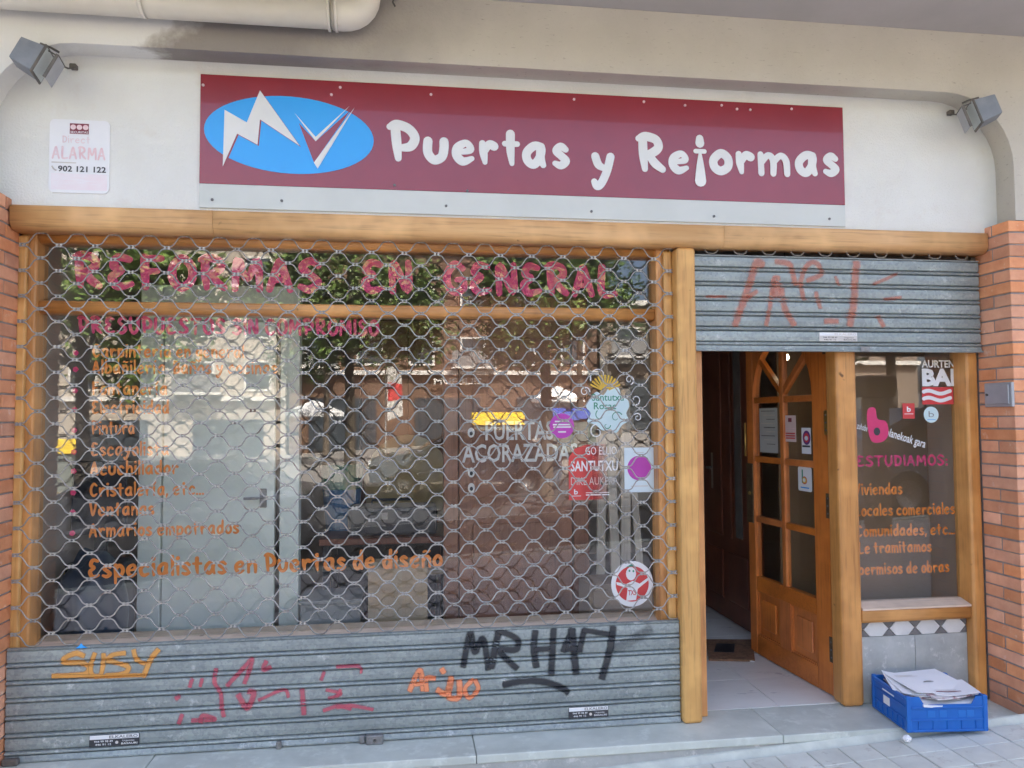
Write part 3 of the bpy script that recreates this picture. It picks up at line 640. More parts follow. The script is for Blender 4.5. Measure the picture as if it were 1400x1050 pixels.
# wavy rods: period 0.1525, each row hangs from the one above by small clips
PX, PZ = .1525, .0569
def rod_path(x0, n):
    pts = []
    for i in range(n):
        b = x0 + i*PX
        pts += [(b-.012,1.0),(b+.012,1.0),(b+.020,.94),(b+.028,.82),(b+PX/2-.028,.18),(b+PX/2-.020,.06),(b+PX/2-.012,0),(b+PX/2+.012,0),(b+PX/2+.020,.06),(b+PX/2+.028,.18),(b+PX-.028,.82),(b+PX-.020,.94)]
    return pts
def rod_row(parent, xa, xb, phase, z, cache={}):
    key = (round(xa,2), phase)
    if key not in cache:
        n = int((xb-xa)/PX)+3; x0 = .181 - 2*PX + phase*PX/2 if xa < 1 else 3.15 - PX + phase*PX/2
        path = [(x, .004, .0042+zz*(PZ-.0084)) for x, zz in rod_path(x0, n) if xa <= x <= xb]
        o = add('rod', *tube_data([(x, y, z+zz) for x, y, zz in path], .0031, 6), ZROD, parent, True)
        V = []; F = []
        for i in range(n):
            cx = x0+i*PX
            if xa+.005 < cx < xb-.005:
                for s in (-.0085, .0085):
                    b0 = len(V); w2 = .004
                    for a in ((-w2,-.001,-.0078),(w2,-.001,-.0078),(w2,.009,-.0078),(-w2,.009,-.0078),(-w2,-.001,.0078),(w2,-.001,.0078),(w2,.009,.0078),(-w2,.009,.0078)):
                        V.append((cx+s+a[0], a[1], z+PZ+a[2]))
                    F += [[b0+q for q in f] for f in ((3,2,1,0),(4,5,6,7),(0,1,5,4),(1,2,6,5),(2,3,7,6),(3,0,4,7))]
        c = add('clips', V, F, ZROD, o); c['kind'] = 'stuff'
        cache[key] = (o.data, o.location+WL[parent]-Vector((0,0,z)), c.data, c.location.copy())
    else:
        d = cache[key]; o = bpy.data.objects.new('rod', d[0]); col.objects.link(o); o.parent = parent; o.location = d[1]+Vector((0,0,z))-WL[parent]
        c = bpy.data.objects.new('clips', d[2]); col.objects.link(c); c.parent = o; c.location = d[3]; c['kind'] = 'stuff'
    o.location += Vector((random.uniform(-.0012,.0012), random.uniform(-.001,.001), random.uniform(-.0015,.0015)))
nrow = 32
for k in range(nrow):
    # clip line of row k sits at its crest; crests of row 0 at z = 2.314
    z = 2.252 - k*PZ
    rod_row(gr, .010, 3.026, (k+1) % 2, z)
lk = box('lock_box', 1.535, 1.612, -.045, -.0125, -.001, .040, STEEL, gr, .004); box('hasp', 1.505, 1.53, -.03, -.0125, .002, .036, STEEL, gr, .003); box('latch_plate', 1.14, 1.162, -.03, -.0125, -.001, .032, STEEL, gr, .003)
tube('keyhole', [(1.573,-.052,.02),(1.573,-.044,.02)], .007, LAMPK, lk)
box('end_bracket', .008, .075, -.04, -.0125, .0, .03, LAMPK, gr, .006)
def maker_sticker(parent, x0, x1, z0, z1, y, faded=False):
    s = flat('maker_sticker', rect(x0, x1, z0, z1), y, BLACKP if not faded else GREYV, parent, .0006); w_ = x1-x0; h = z1-z0
    s['label'] = 'small black and white maker sticker' if not faded else 'worn pale maker sticker'
    flat('print_band', rect(x0+w_*.01, x1-w_*.01, z0+h*.62, z1-h*.03), y-.0012, WHITEV, s, .0003)
    text('lettering', 'ELKALERO', x0+w_*.4, x1-w_*.03, z0+h*.68, h*.25, y-.0024, STEEL if not faded else GREYV, s, .02)
    text('lettering', '944 99 98 49', x0+w_*.1, x0+w_*.47, z0+h*.36, h*.17, y-.0014, WHITEV if not faded else BLACKP, s, .01)
    text('lettering', '446 91 12', x0+w_*.12, x0+w_*.44, z0+h*.1, h*.17, y-.0014, WHITEV if not faded else BLACKP, s, .01)
    text('lettering', 'BASAURI', x0+w_*.64, x0+w_*.96, z0+h*.1, h*.17, y-.0014, WHITEV if not faded else BLACKP, s, .01)
    text('lettering', 'Urgencias', x0+w_*.66, x0+w_*.9, z0+h*.36, h*.15, y-.0014, WHITEV if not faded else BLACKP, s, .0)
    flat('round_mark', disc_pts(x0+w_*.55, z0+h*.3, h*.13), y-.0013, GREYV, s, .0003)
maker_sticker(gr, .348, .555, .050, .100, -.0068); maker_sticker(gr, 2.475, 2.668, .050, .101, -.0068)
flat('tape_scrap', [(.285,.477),(.335,.478),(.318,.487),(.308,.499),(.30,.488)], -.0075, BLUE, gr)
# ---- spray paint that follows the slats
MPOLY= [(0.89, 2.619), (0.895, 2.88), (0.993, 2.826), (1.05, 2.978), (1.228, 2.728), (1.051, 2.843), (1.041, 2.725), (0.951, 2.772)]
V1= [(1.204, 2.881), (1.3, 2.773), (1.452, 2.924), (1.3, 2.752)]
V2= [(1.475, 2.917), (1.31, 2.624), (1.293, 2.652)]
VB= [(1.224, 2.834), (1.3, 2.752), (1.459, 2.908), (1.293, 2.652)]
SIGNL=[
('P', 1.615, 1.777, 2.666, 2.87),('u', 1.794, 1.912, 2.665, 2.798),('e', 1.929, 2.043, 2.664, 2.795),('r', 2.055, 2.146, 2.663, 2.798),('t', 2.164, 2.256, 2.66, 2.85),('a', 2.266, 2.386, 2.66, 2.795),('s', 2.407, 2.494, 2.662, 2.799),('y', 2.597, 2.717, 2.568, 2.758),('R', 2.817, 2.981, 2.662, 2.867),('e', 2.992, 3.103, 2.662, 2.787),('j', 3.118, 3.188, 2.607, 2.873),('o', 3.201, 3.319, 2.667, 2.798),('r', 3.335, 3.435, 2.666, 2.798),('m', 3.447, 3.63, 2.667, 2.798),('a', 3.653, 3.778, 2.672, 2.807),('s', 3.797, 3.889, 2.677, 2.808),]
GRAF={
'yellow':[
(0.0204, [(0.321, 0.442), (0.285, 0.455), (0.239, 0.435), (0.247, 0.417), (0.316, 0.41), (0.342, 0.391), (0.327, 0.367), (0.276, 0.362), (0.192, 0.362)]),(0.018, [(0.365, 0.453), (0.349, 0.403), (0.356, 0.36), (0.389, 0.358), (0.399, 0.406), (0.4, 0.449)]),(0.0192, [(0.491, 0.447), (0.439, 0.442), (0.421, 0.418), (0.471, 0.402), (0.505, 0.383), (0.482, 0.358), (0.41, 0.355)]),(0.018, [(0.524, 0.46), (0.539, 0.416), (0.574, 0.397)]),(0.0204, [(0.629, 0.457), (0.596, 0.413), (0.568, 0.34)]),(0.0156, [(0.192, 0.362), (0.379, 0.352), (0.568, 0.349)]),],
'pink':[
(0.0168, [(0.762, 0.285), (0.773, 0.322)]),(0.0144, [(0.807, 0.285), (0.816, 0.32)]),(0.018, [(0.875, 0.361), (0.868, 0.301), (0.895, 0.253), (0.901, 0.189), (0.91, 0.149)]),(0.0192, [(0.922, 0.282), (0.981, 0.345), (1.029, 0.392), (0.997, 0.289)]),(0.0192, [(1.091, 0.384), (1.078, 0.348), (1.111, 0.357)]),(0.0241, [(0.971, 0.243), (1.009, 0.181), (1.038, 0.242), (1.014, 0.255)]),(0.0144, [(1.058, 0.212), (1.166, 0.252), (1.189, 0.218)]),(0.0156, [(1.345, 0.323), (1.332, 0.286)]),(0.0217, [(1.249, 0.25), (1.257, 0.138)]),(0.0168, [(1.343, 0.151), (1.41, 0.167), (1.466, 0.151)]),(0.018, [(0.718, 0.127), (0.732, 0.168)]),(0.0192, [(0.774, 0.14), (0.87, 0.139), (0.82, 0.159), (0.811, 0.127)]),(0.0192, [(0.704, 0.238), (0.72, 0.249)]),(0.0144, [(1.354, 0.242), (1.421, 0.222), (1.365, 0.203)]),(0.0125, [(1.4, 0.343), (1.499, 0.34), (1.511, 0.309)]),(0.0163, [(1.401, 0.209), (1.419, 0.24)]),(0.015, [(1.401, 0.162), (1.471, 0.165), (1.565, 0.143)]),],
'orange':[
(0.0226, [(1.73, 0.217), (1.776, 0.307), (1.792, 0.216)]),(0.0175, [(1.752, 0.246), (1.795, 0.249)]),(0.0201, [(1.809, 0.213), (1.808, 0.27), (1.848, 0.268)]),(0.0226, [(1.877, 0.311), (1.889, 0.292)]),(0.0251, [(1.856, 0.217), (1.898, 0.199), (1.922, 0.264), (1.91, 0.184), (1.958, 0.179), (1.959, 0.253)]),(0.0188, [(2.026, 0.255), (1.985, 0.216), (2.005, 0.172), (2.046, 0.21), (2.032, 0.251)]),],
'black':[
(0.0251, [(1.977, 0.314), (2.01, 0.468), (2.032, 0.381), (2.071, 0.439), (2.095, 0.296)]),(0.0301, [(2.145, 0.475), (2.108, 0.303)]),(0.0251, [(2.141, 0.477), (2.229, 0.432), (2.227, 0.384), (2.149, 0.38), (2.231, 0.294)]),(0.0276, [(2.319, 0.467), (2.311, 0.38), (2.323, 0.297)]),(0.0226, [(2.314, 0.378), (2.394, 0.381)]),(0.0276, [(2.407, 0.471), (2.393, 0.257)]),(0.0276, [(2.499, 0.467), (2.451, 0.362)]),(0.0301, [(2.495, 0.467), (2.513, 0.255)]),(0.0201, [(2.467, 0.371), (2.53, 0.375)]),(0.0251, [(2.554, 0.46), (2.53, 0.358)]),(0.0226, [(2.55, 0.46), (2.699, 0.429)]),(0.0301, [(2.697, 0.471), (2.676, 0.351), (2.638, 0.228)]),(0.0276, [(2.166, 0.222), (2.265, 0.237), (2.365, 0.225), (2.44, 0.195), (2.475, 0.17)]),],
'haze':[
(0.0426, [(2.683, 0.361), (2.773, 0.394), (2.884, 0.451)]),],
'red':[
(0.0123, [(3.193, 2.067), (3.299, 2.069)]),(0.0329, [(3.338, 1.925), (3.377, 2.025), (3.419, 2.133), (3.458, 2.242), (3.495, 2.23)]),(0.0205, [(3.412, 2.066), (3.459, 2.102)]),(0.0205, [(3.501, 1.927), (3.524, 2.016), (3.547, 2.157), (3.581, 2.167)]),(0.037, [(3.573, 2.147), (3.556, 2.071)]),(0.0247, [(3.558, 2.25), (3.632, 2.241), (3.651, 2.192), (3.665, 2.132)]),(0.0288, [(3.589, 2.115), (3.604, 2.017), (3.654, 1.929)]),(0.0226, [(3.708, 2.057), (3.693, 2.149), (3.73, 2.235), (3.777, 2.249), (3.806, 2.195), (3.728, 2.158)]),(0.0205, [(3.773, 2.101), (3.794, 2.017)]),(0.0164, [(3.88, 2.18), (3.9, 2.136)]),(0.0349, [(3.999, 2.26), (3.987, 2.143), (3.977, 2.033), (3.952, 1.932)]),(0.0144, [(4.091, 2.145), (4.223, 2.201)]),(0.0226, [(4.11, 1.98), (4.141, 1.929)]),(0.0247, [(3.816, 1.952), (3.891, 1.953)]),(0.0144, [(4.148, 2.069), (4.243, 2.079)]),],
}

def graffiti(name, strokes, mt, parent, zbase, label, layer=0):
    V = []; F = []; C = []
    for si, (w_, pts) in enumerate(strokes):
        L = sum(math.hypot(b[0]-a[0], b[1]-a[1]) for a, b in zip(pts, pts[1:])); n = max(3, int(L/len(pts)/.0028))
        q = catmull([(a, b, 1.) for a, b in pts], n); ext = w_*.35
        t0 = (q[1][0]-q[0][0], q[1][1]-q[0][1]); d = math.hypot(*t0) or 1; q = [(q[0][0]-t0[0]/d*ext, q[0][1]-t0[1]/d*ext, 0)] + q
        t0 = (q[-1][0]-q[-2][0], q[-1][1]-q[-2][1]); d = math.hypot(*t0) or 1; q = q + [(q[-1][0]+t0[0]/d*ext, q[-1][1]+t0[1]/d*ext, 0)]
        o = len(V); m_ = 13
        for i, (x, z, c) in enumerate(q):
            a = q[max(i-1,0)]; b = q[min(i+1,len(q)-1)]; dx, dz = b[0]-a[0], b[1]-a[1]; dd = math.hypot(dx, dz) or 1; nx_, nz_ = -dz/dd, dx/dd
            for j in range(m_):
                s = -1 + 2*j/(m_-1); X = x+nx_*s*w_*.85; Z = z+nz_*s*w_*.85
                if layer == 0: Z = min(Z, zbase+6*PI_-.001)
                t = (Z-zbase) % PI_; V.append((X, prof(t)-.0022-.0003*(si % 6), Z)); C.append((1 if abs(s) < .35 else max(0, 1-(abs(s)-.35)/.65))*min(1, c))
        for i in range(len(q)-1):
            for j in range(m_-1): F.append([o+i*m_+j, o+i*m_+j+1, o+(i+1)*m_+j+1, o+(i+1)*m_+j])
    ob = add(name, V, F, mt, parent); at = ob.data.attributes.new('cov', 'FLOAT', 'POINT'); at.data.foreach_set('value', C); ob['label'] = label; return ob
graffiti('graffiti', GRAF['yellow'], spray('yellow spray', (.74,.35,.08), .85), gr, .028, 'yellow orange spray tag reading SUSY')
graffiti('graffiti', GRAF['pink'], spray('pink spray', (.58,.10,.14), .66), gr, .028, 'broken pink red spray tag')
graffiti('graffiti', GRAF['orange'], spray('orange spray', (.80,.27,.12), .92), gr, .028, 'small orange spray tag')
graffiti('graffiti', GRAF['black'], spray('black spray', (.028,.03,.034), .93), gr, .028, 'large black spray tag')
graffiti('graffiti', GRAF['haze'], spray('thin black spray', (.03,.03,.034), .3), gr, .028, 'thin black overspray')

# ================================================================ ROLLING SHUTTER (over the doorway)
rsx = thing('rolling_shutter', 'half raised grey slat shutter with faded orange graffiti over doorway', 'shutter', (3.9,0,1.796))
for k in range(6): slat(3.13, 4.688, 1.825+k*PI_, rsx)
prism('top_rail', [(-.004,2.2735),(-.006,2.279),(.013,2.279),(.013,2.2735)], 0, 3.13, 4.688, ZINC, rsx)
prism('bottom_bar', [(-.020,1.797),(-.020,1.803),(-.008,1.806),(-.006,1.8247),(.014,1.8247),(.014,1.797)], 0, 3.13, 4.688, ZINC, rsx)
for k in range(1): rod_row(rsx, 3.135, 4.685, k, 2.283)
maker_sticker(rsx, 3.785, 3.992, 1.850, 1.895, -.0068, True)
box('lock_tab', 4.0, 4.05, -.024, -.0205, 1.797, 1.822, STEEL, rsx, .001)
graffiti('graffiti', GRAF['red'], spray('faded red spray', (.68,.18,.09), .45), rsx, 1.825, 'faded orange red spray tag')

# ================================================================ DOORWAY
dj = tag(box('door_jamb', 3.1285, 3.182, .04, .16, 0, 2.28, WZ, None, .006, 2), 'narrow pine jamb carrying a white switch beside doorway', 'door jamb')
box('light_switch', 3.182, 3.194, .09, .13, 1.30, 1.37, PLASTW, dj, .003)
dp = tag(box('door_post', 3.904, 4.018, .045, .16, 0, 2.28, WZ, None, .022, 3), 'rounded pine post carrying the open door hinges', 'post')
rp = tag(box('corner_post', 4.625, 4.694, .03, .16, 0, 2.28, WZ, None, .014, 3), 'pine corner post against the brick pier', 'post')
tag(box('door_header', 3.1825, 4.6245, .05, .16, 2.12, 2.28, WX, None), 'pine header board behind the raised shutter', 'header board')
# glazed door, hinged on the post, swung inwards
def build_door():
    d = thing('shop_door', 'open glazed pine door with arched top lights and stickers', 'door', (0,0,0))
    W, H, T = .86, 2.08, .044                       # local: x from hinge (0) to free edge (W), y 0 outer face .. T, z up
    x_in0, x_in1 = .165, .80-.02                      # glazed field
    cm = (x_in0+x_in1)/2
    box('hinge_stile', 0, x_in0, 0, T, 0, H, WDZ, d, .004); box('lock_stile', x_in1, W, 0, T, 0, H, WDZ, d, .004)
    def rail(z0, z1, nm='rail'): return box(nm, x_in0+.0005, x_in1-.0005, .0015, T-.0015, z0, z1, WDX, d)
    rail(0, .115, 'bottom_rail'); rail(.39, .475, 'lock_rail')
    box('panel_mullion', cm-.055, cm+.055, .002, T-.002, .1155, .3895, WDZ, d)
    for a, b in ((x_in0+.001, cm-.0555), (cm+.0555, x_in1-.001)):
        p = box('panel', a, b, .018, T-.012, .116, .389, WDZ, d); box('raised_field', a+.05, b-.05, .006, .0179, .166, .34, WDZ, p, .0055)
        f = bmesh.new()
        for q in ((a, b, .116, .124), (a, b, .381, .389)): bx(f, q[0], q[1], .007, .0178, q[2], q[3])
        for q in ((a, a+.009), (b-.009, b)): bx(f, q[0], q[1], .008, .0178, .1245, .3805)
        add_bm('panel_moulding', f, WDX, p)
    # muntins
    box('mullion', cm-.02, cm+.02, .004, T-.004, .4755, 1.93, WDZ, d, .006, 2)
    for z in (.83, 1.20, 1.565):
        for a, b in ((x_in0+.0005, cm-.0205), (cm+.0205, x_in1-.0005)): box('glazing_bar', a, b, .005, T-.005, z-.019, z+.019, WDX, d, .006, 2)
    # arched head: solid wood above an arch, fan bars inside
    ra = (x_in1-x_in0)/2; zc = 1.585; pts = []; n = 16
    arcp = [(cm-ra*math.cos(math.pi*k/n), zc+.345*math.sin(math.pi*k/n)) for k in range(n+1)]
    bm = bmesh.new(); F_ = []; 
    vo = [[bm.verts.new((x, y, z)) for x, z in arcp] for y in (.001, T-.001)]; vt = [[bm.verts.new((x, y, H-.0005)) for x, z in arcp] for y in (.001, T-.001)]
    for k in range(n):
        bm.faces.new((vo[0][k], vo[0][k+1], vt[0][k+1], vt[0][k])); bm.faces.new((vo[1][k+1], vo[1][k], vt[1][k], vt[1][k+1])); bm.faces.new((vo[0][k+1], vo[0][k], vo[1][k], vo[1][k+1]))
    add_bm('arched_head', bm, WDZ, d)
    for s in (-1, 1):
        c, e = (cm, 1.60), (cm+s*ra*.78, 1.60+.345*.62)
        dx, dz = e[0]-c[0], e[1]-c[1]; l = math.hypot(dx, dz); nx_, nz_ = -dz/l*.016, dx/l*.016
        prism('fan_bar', [(c[0]+nx_, c[1]+nz_), (c[0]-nx_, c[1]-nz_), (e[0]-nx_, e[1]-nz_), (e[0]+nx_, e[1]+nz_)], 1, .007, T-.007, WDZ, d)
    for i, (a, b) in enumerate(((x_in0+.002, cm-.0207), (cm+.0207, x_in1-.002))):
        for z0, z1 in ((.4757,.8108),(.8492,1.1808),(1.2192,1.5458),(1.5842,1.925)):
            box('pane', a, b, .019, .024, z0, z1, GLASSD, d)
    # things stuck on the glass (outer side)
    def sticker(x0, x1, z0, z1, mt, nm='notice'): return flat(nm, rect(x0, x1, z0, z1), .0185, mt, d, .0006)
    # seen from outside the hinge is on the right, so a larger x is further left
    s = sticker(.535, .735, 1.245, 1.515, mat('grey notice paper', (.50,.51,.50), (.46,.47,.46), .6), 'notice'); s['label'] = 'grey typed notice sheet'
    for k in range(9): flat('print_line', rect(.56, .715-.03*(k % 3), 1.495-k*.025, 1.500-k*.025), .0168, GREYV if k % 2 else STEEL, s, .0004)
    s = sticker(.345, .455, 1.318, 1.470, mat('pink notice paper', (.74,.60,.58), (.70,.55,.54), .6), 'alarm_notice'); s['label'] = 'small pink alarm notice'
    flat('print_logo', rect(.385,.42,1.432,1.455), .0168, REDK, s, .0004)
    for k in range(5): flat('print_line', rect(.355,.447,1.335+k*.014,1.342+k*.014), .0168, REDV if k < 3 else PINKF, s, .0004)
    s = sticker(.205, .292, 1.255, 1.40, PLASTW, 'card_sticker'); s['label'] = 'white sticker with round blue and red emblem'
    flat('print_ring', disc_pts(.243,1.345,.036,.040), .0168, mat('emblem violet', (.13,.04,.20), (.12,.03,.18), .5), s, .0004); flat('print_ring', disc_pts(.243,1.345,.024,.027), .0158, REDV, s, .0004); flat('print_ring', disc_pts(.243,1.342,.016,.013), .0148, CYANV, s, .0004); flat('print_line', rect(.212,.285,1.292,1.302), .0168, BLACKP, s, .0004)
    s = flat('round_b_sticker', rrect(.205,.335,1.045,1.18,.012), .0185, PLASTW, d, .0006); s['label'] = 'white sticker with green letter b'
    # the letter b, mirrored in local x because x runs leftwards as seen
    for pts, mt_ in ((rect(.285,.297,1.09,1.165), GREENV), (disc_pts(.272,1.106,.025,.022,16), REDV), (disc_pts(.270,1.106,.020,.017,16), YELV), (disc_pts(.272,1.107,.012,.011,16), PLASTW)):
        flat('print_letter', pts, .0168 if mt_ is GREENV or mt_ is REDV else (.0158 if mt_ is YELV else .0148), mt_, s, .0004)
    flat('print_line', rect(.23,.31,1.062,1.068), .0168, BLUE, s, .0004)
    # furniture
    tube('pull_handle', [(.855,-.014,1.215),(.855,-.014,1.425)], .007, BRASS, d, 8)
    box('lock_plate', W, W+.012, -.004, T+.004, .80, 1.17, OLDB, d, .003); box('lock_case', .79, W, -.006, -.0005, .80, 1.17, OLDB, d, .002)
    tube('lock_cylinder', [(.825,-.014,.985),(.825,-.004,.985)], .011, BRASS, d)
    for z, mt_ in ((.24, OLDB), (.99, OLDB), (1.43, BRASS), (1.86, OLDB)):
        h = box('hinge', .0, .05, -.006, -.0005, z-.065, z+.065, mt_, d, .001); tube('knuckle', [(-.010,-.008,z-.066),(-.010,-.008,z+.066)], .0085, mt_, h); box('hinge_leaf', -.03, -.012, -.006, -.001, z-.065, z+.065, mt_, h)
        for dz in (-.04, 0, .04): tube('screw', [(.032,-.0075,z+dz),(.032,-.0055,z+dz)], .005, STEEL, h, 6)
    return d
door = build_door()
door.location = (3.93, .155, .006); 
_a = math.atan2(1.0-.13, 3.863-3.935); door.rotation_euler = (0, 0, _a)
# local y (thickness, outer face at y = 0) must point to the right of the leaf, away from the viewer: mirror check
# direction along leaf u = (cos a, sin a); local +y = (-sin a, cos a) points to -x for a ~ 95 deg, so flip the leaf
for ch in door.children_recursive:
    me = ch.data
    if me.users == 1 or not me.get('flipped'):
        for v in me.vertices: v.co.y = -v.co.y
        me.flip_normals(); me['flipped'] = True
    ch.location.y = -ch.location.y
# door at the back of the entrance, dark wood, standing open along the right side
idr = thing('inner_door', 'dark brown panelled inner door behind the open glazed door', 'door', (3.98,1.15,0))
box('leaf', 4.02, 4.06, 1.22, 2.14, .008, 2.2, WDK, idr, .004)
f = box('glass_strip', 4.015, 4.0195, 1.45, 1.56, .62, 1.95, mat('grey strip glass', (.16,.15,.14), (.13,.12,.11), .2), idr)
box('panel', 4.008, 4.0195, 1.36, 1.68, .15, .5, WDK, idr, .008); box('panel', 4.008, 4.0195, 1.78, 2.06, .15, .5, WDK, idr, .008); box('panel', 4.008, 4.0195, 1.78, 2.06, .6, 1.95, WDK, idr, .008)
box('edge_bead', 4.010, 4.0195, 1.62, 1.65, .6, 1.95, WDK, idr, .004)
hp = box('handle_plate', 4.006, 4.0195, 1.93, 1.965, .93, 1.20, mat('worn nickel', (.5,.47,.42), (.4,.37,.33), .3, .7), idr, .003); tube('lever', [(4.005,1.948,1.09),(3.965,1.948,1.09),(3.955,1.93,1.09),(3.955,1.86,1.088)], .008, STEEL, hp)
tag(box('inner_door_frame', 3.99, 4.06, 2.15, 2.25, 0, 2.25, WDK, None, .006), 'dark brown frame upright behind the inner door', 'door frame')
mt_ = tag(prism('door_mat', [(3.52,.86),(3.785,.80),(3.955,1.20),(3.66,1.25)], 2, .0012, .014, MAT_B), 'brown worn coir mat on white entrance tiles', 'door mat')
prism('worn_patch', [(3.60,.98),(3.72,.95),(3.80,1.12),(3.69,1.15)], 2, .0142, .0155, BLACKM, mt_)
tag(box('cigarette_end', 3.745, 3.785, .80, .807, .0012, .0085, PAPER, None, .003), 'white cigarette end lying by the door mat', 'litter').rotation_euler = (0,0,-.6)
cl = thing('glint_bulb', 'small glowing bulb added for a bright reflection in the open door glass', 'reflection stand-in', (4.0,.74,1.826))
tube('bulb', [(4.0,.74,1.812),(4.0,.74,1.818),(4.0,.74,1.826),(4.0,.74,1.836),(4.0,.74,1.846)], [.004,.010,.013,.010,.006], emit('lit bulb', (1,.86,.6), 4), cl, 12); tube('flex', [(4.0,.74,1.846),(4.0,.74,2.95)], .003, BLACKM, cl, 6)  # added bulb and flex stand in for a lamp reflected in the glass

# ---- side window with its low wall
sd_ = thing('side_window', 'narrow pine framed side window with stickers beside the door', 'window', (4.32,.1,.4))
rounded_beam('sill_rail', 4.0185, 4.6245, .05, .15, .412, .478, .02, .008, WX, sd_)
prism('sill_top', [(.046,.4785),(.046,.488),(.12,.508),(.15,.508),(.15,.4785)], 0, 4.0185, 4.6245, SILLP, sd_)
pn = box('pane', 4.0185, 4.6245, GY-.003, GY+.003, .505, 2.1195, GLASS, sd_)
YB = GY+.005
brush_text('lettering', 'ESTUDIAMOS:', 4.055, 4.59, 1.205, .038, YB, MAGENTA, sd_, .3)
for s, x0, x1, z in (('Viviendas', 4.045, 4.321, 1.056), ('Locales comerciales', 4.045, 4.62, .945), ('Comunidades, etc...', 4.048, 4.616, .838), ('Le tramitamos', 4.058, 4.479, .75), ('permisos de obras', 4.055, 4.577, .64)):
    brush_text('lettering', s, x0, x1, z, .04, YB, ORANGE, sd_, .30)
a = flat('sticker', [(4.436,1.526),(4.634,1.526),(4.634,1.775),(4.436,1.775)], YS, glass_mat('clear film', (.95,.95,.95)), sd_, .0004); a['label'] = 'clear sticker with white words over red waves'
text('lettering', 'AURTEN', 4.44, 4.632, 1.728, .04, YS-.0012, WHITEV, a, .03); text('lettering', 'BAI', 4.44, 4.634, 1.633, .088, YS-.0012, WHITEV, a, .05)
rw = flat('red_band', rect(4.438,4.62,1.53,1.622), YS-.0008, REDV, a, .0004)
for zz in (1.595, 1.558):
    q = [(4.446+.155*t/20, zz+.008*math.sin(t/20*math.pi*2.2+.3), .02) for t in range(21)]; v2, f2 = stroke_poly(q); add('wave', [(u, YS-.0018, v) for u, v in v2], f2, WHITEV, a)
bs = flat('sticker', disc_pts(4.487,1.475,.043), YS, CYANV, sd_, .0006); bs['label'] = 'round pale sticker with letter b'; text('lettering', 'b', 4.472, 4.503, 1.462, .035, YS-.0014, STEEL, bs, -.01); flat('print_line', rect(4.463,4.511,1.447,1.450), YS-.0014, BLUE, bs, .0003)
q = flat('sticker', rect(4.323,4.392,1.455,1.536), YS, REDV, sd_, .0006); q['label'] = 'small square red sticker'; text('lettering', 'b', 4.347, 4.370, 1.492, .028, YS-.0014, PLASTW, q, .03); flat('print_line', rect(4.332,4.383,1.478,1.482), YS-.0014, PINKF, q, .0003)
mb = flat('sticker', catmull([(4.122,1.50),(4.165,1.512),(4.178,1.455),(4.226,1.44),(4.238,1.375),(4.205,1.335),(4.145,1.335),(4.122,1.40),(4.122,1.50)], 4)[:-1], YS, MAGENTA, sd_, .0006); mb['label'] = 'magenta sticker shaped like a letter b'; flat('letter_hole', disc_pts(4.172,1.388,.018,.021), YS-.0014, BLACKM, mb, .0004)
text('lettering', 'zuhobe', 4.058, 4.118, 1.405, .035, YS, WHITEV, sd_, .0, -.28); text('lettering', 'planekoak gara', 4.222, 4.455, 1.368, .045, YS, WHITEV, sd_, .01, -.30)
tag(box('backing_board', 4.30, 4.75, .52, .54, 0, 2.4, BACKB, None), 'brown board standing behind the narrow side window', 'board')
tag(box('backing_board', 4.065, 4.30, 1.0, 1.02, 0, 2.4, BACKB, None), 'brown board standing deeper behind the narrow side window', 'board')
lw = thing('low_wall', 'low grey stone wall with hexagon tile border under side window', 'low wall', (4.32,.1,0))
box('wall_core', 4.0185, 4.6245, .095, .15, 0, .4115, MORTAR, lw)
box('stone_slab', 4.0195, 4.325, .083, .0945, .002, .335, STONE2, lw, .001); box('stone_slab', 4.328, 4.6235, .084, .0945, .002, .335, STONE2, lw, .001)
GT = mat('grey border tile', (.17,.16,.15), (.13,.12,.115), .6, 0, 12); WT = mat('pale hexagon tile', (.62,.60,.56), (.55,.53,.50), .55, 0, 12, rand=.05)
zc, hh = .3735, .036; step = .1455; xs0 = 4.0195
xr1 = 4.6235
for k in range(5):
    c = 3.965 + k*step + .0; pts = [(c-.068,zc),(c-.034,zc+hh),(c+.034,zc+hh),(c+.068,zc),(c+.034,zc-hh),(c-.034,zc-hh)]
    pts = [(max(xs0, min(xr1, x)), z) for x, z in pts]
    if max(p[0] for p in pts)-min(p[0] for p in pts) > .02:
        u = []
        for p in pts:
            if p not in u: u.append(p)
        prism('hexagon_tile', u, 1, .083, .0945, WT, lw)
    for s in (1, -1):
        t = [(c+.0365, zc+s*hh), (c+.109, zc+s*hh), (c+.0728, zc+s*.003)]
        t = [(max(xs0, min(xr1, x)), z) for x, z in t]
        if t[0][0] < t[1][0]-.01: prism('triangle_tile', t, 1, .084, .0945, GT, lw)

# ================================================================ SIGN AND THINGS ON THE WALL
sg = thing('shop_sign', 'long burgundy shop sign with blue oval and white lettering', 'sign', (2.35,-.05,2.43))
YP = -.05
pa = box('sign_panel', .788, 3.918, YP, -.0405, 2.5385, 3.042, BURG, sg, .001)
ls = box('lower_strip', .788, 3.918, YP+.001, -.0405, 2.428, 2.538, STRIP, sg, .001); ls['label'] = 'pale grey strip under the sign'
def zpan(x, z): return z
el = flat('oval', [(1.185+.379*math.cos(t)*1.0, 2.777-.012*math.cos(t)+.18*math.sin(t)) for t in [2*math.pi*i/56 for i in range(56)]], YP-.0004, BLUE, sg, .0012)
SH = mat('logo dark edge', (.12,.012,.03), (.12,.012,.03), .3)
flat('logo_edge', [(x+.006, z-.006) for x, z in MPOLY], YP-.0018, BURG, sg, .0004)
flat('logo_bolt', MPOLY, YP-.0026, SIGNW, sg, .0010)
flat('logo_wing', VB, YP-.0018, BURG, sg, .0006)
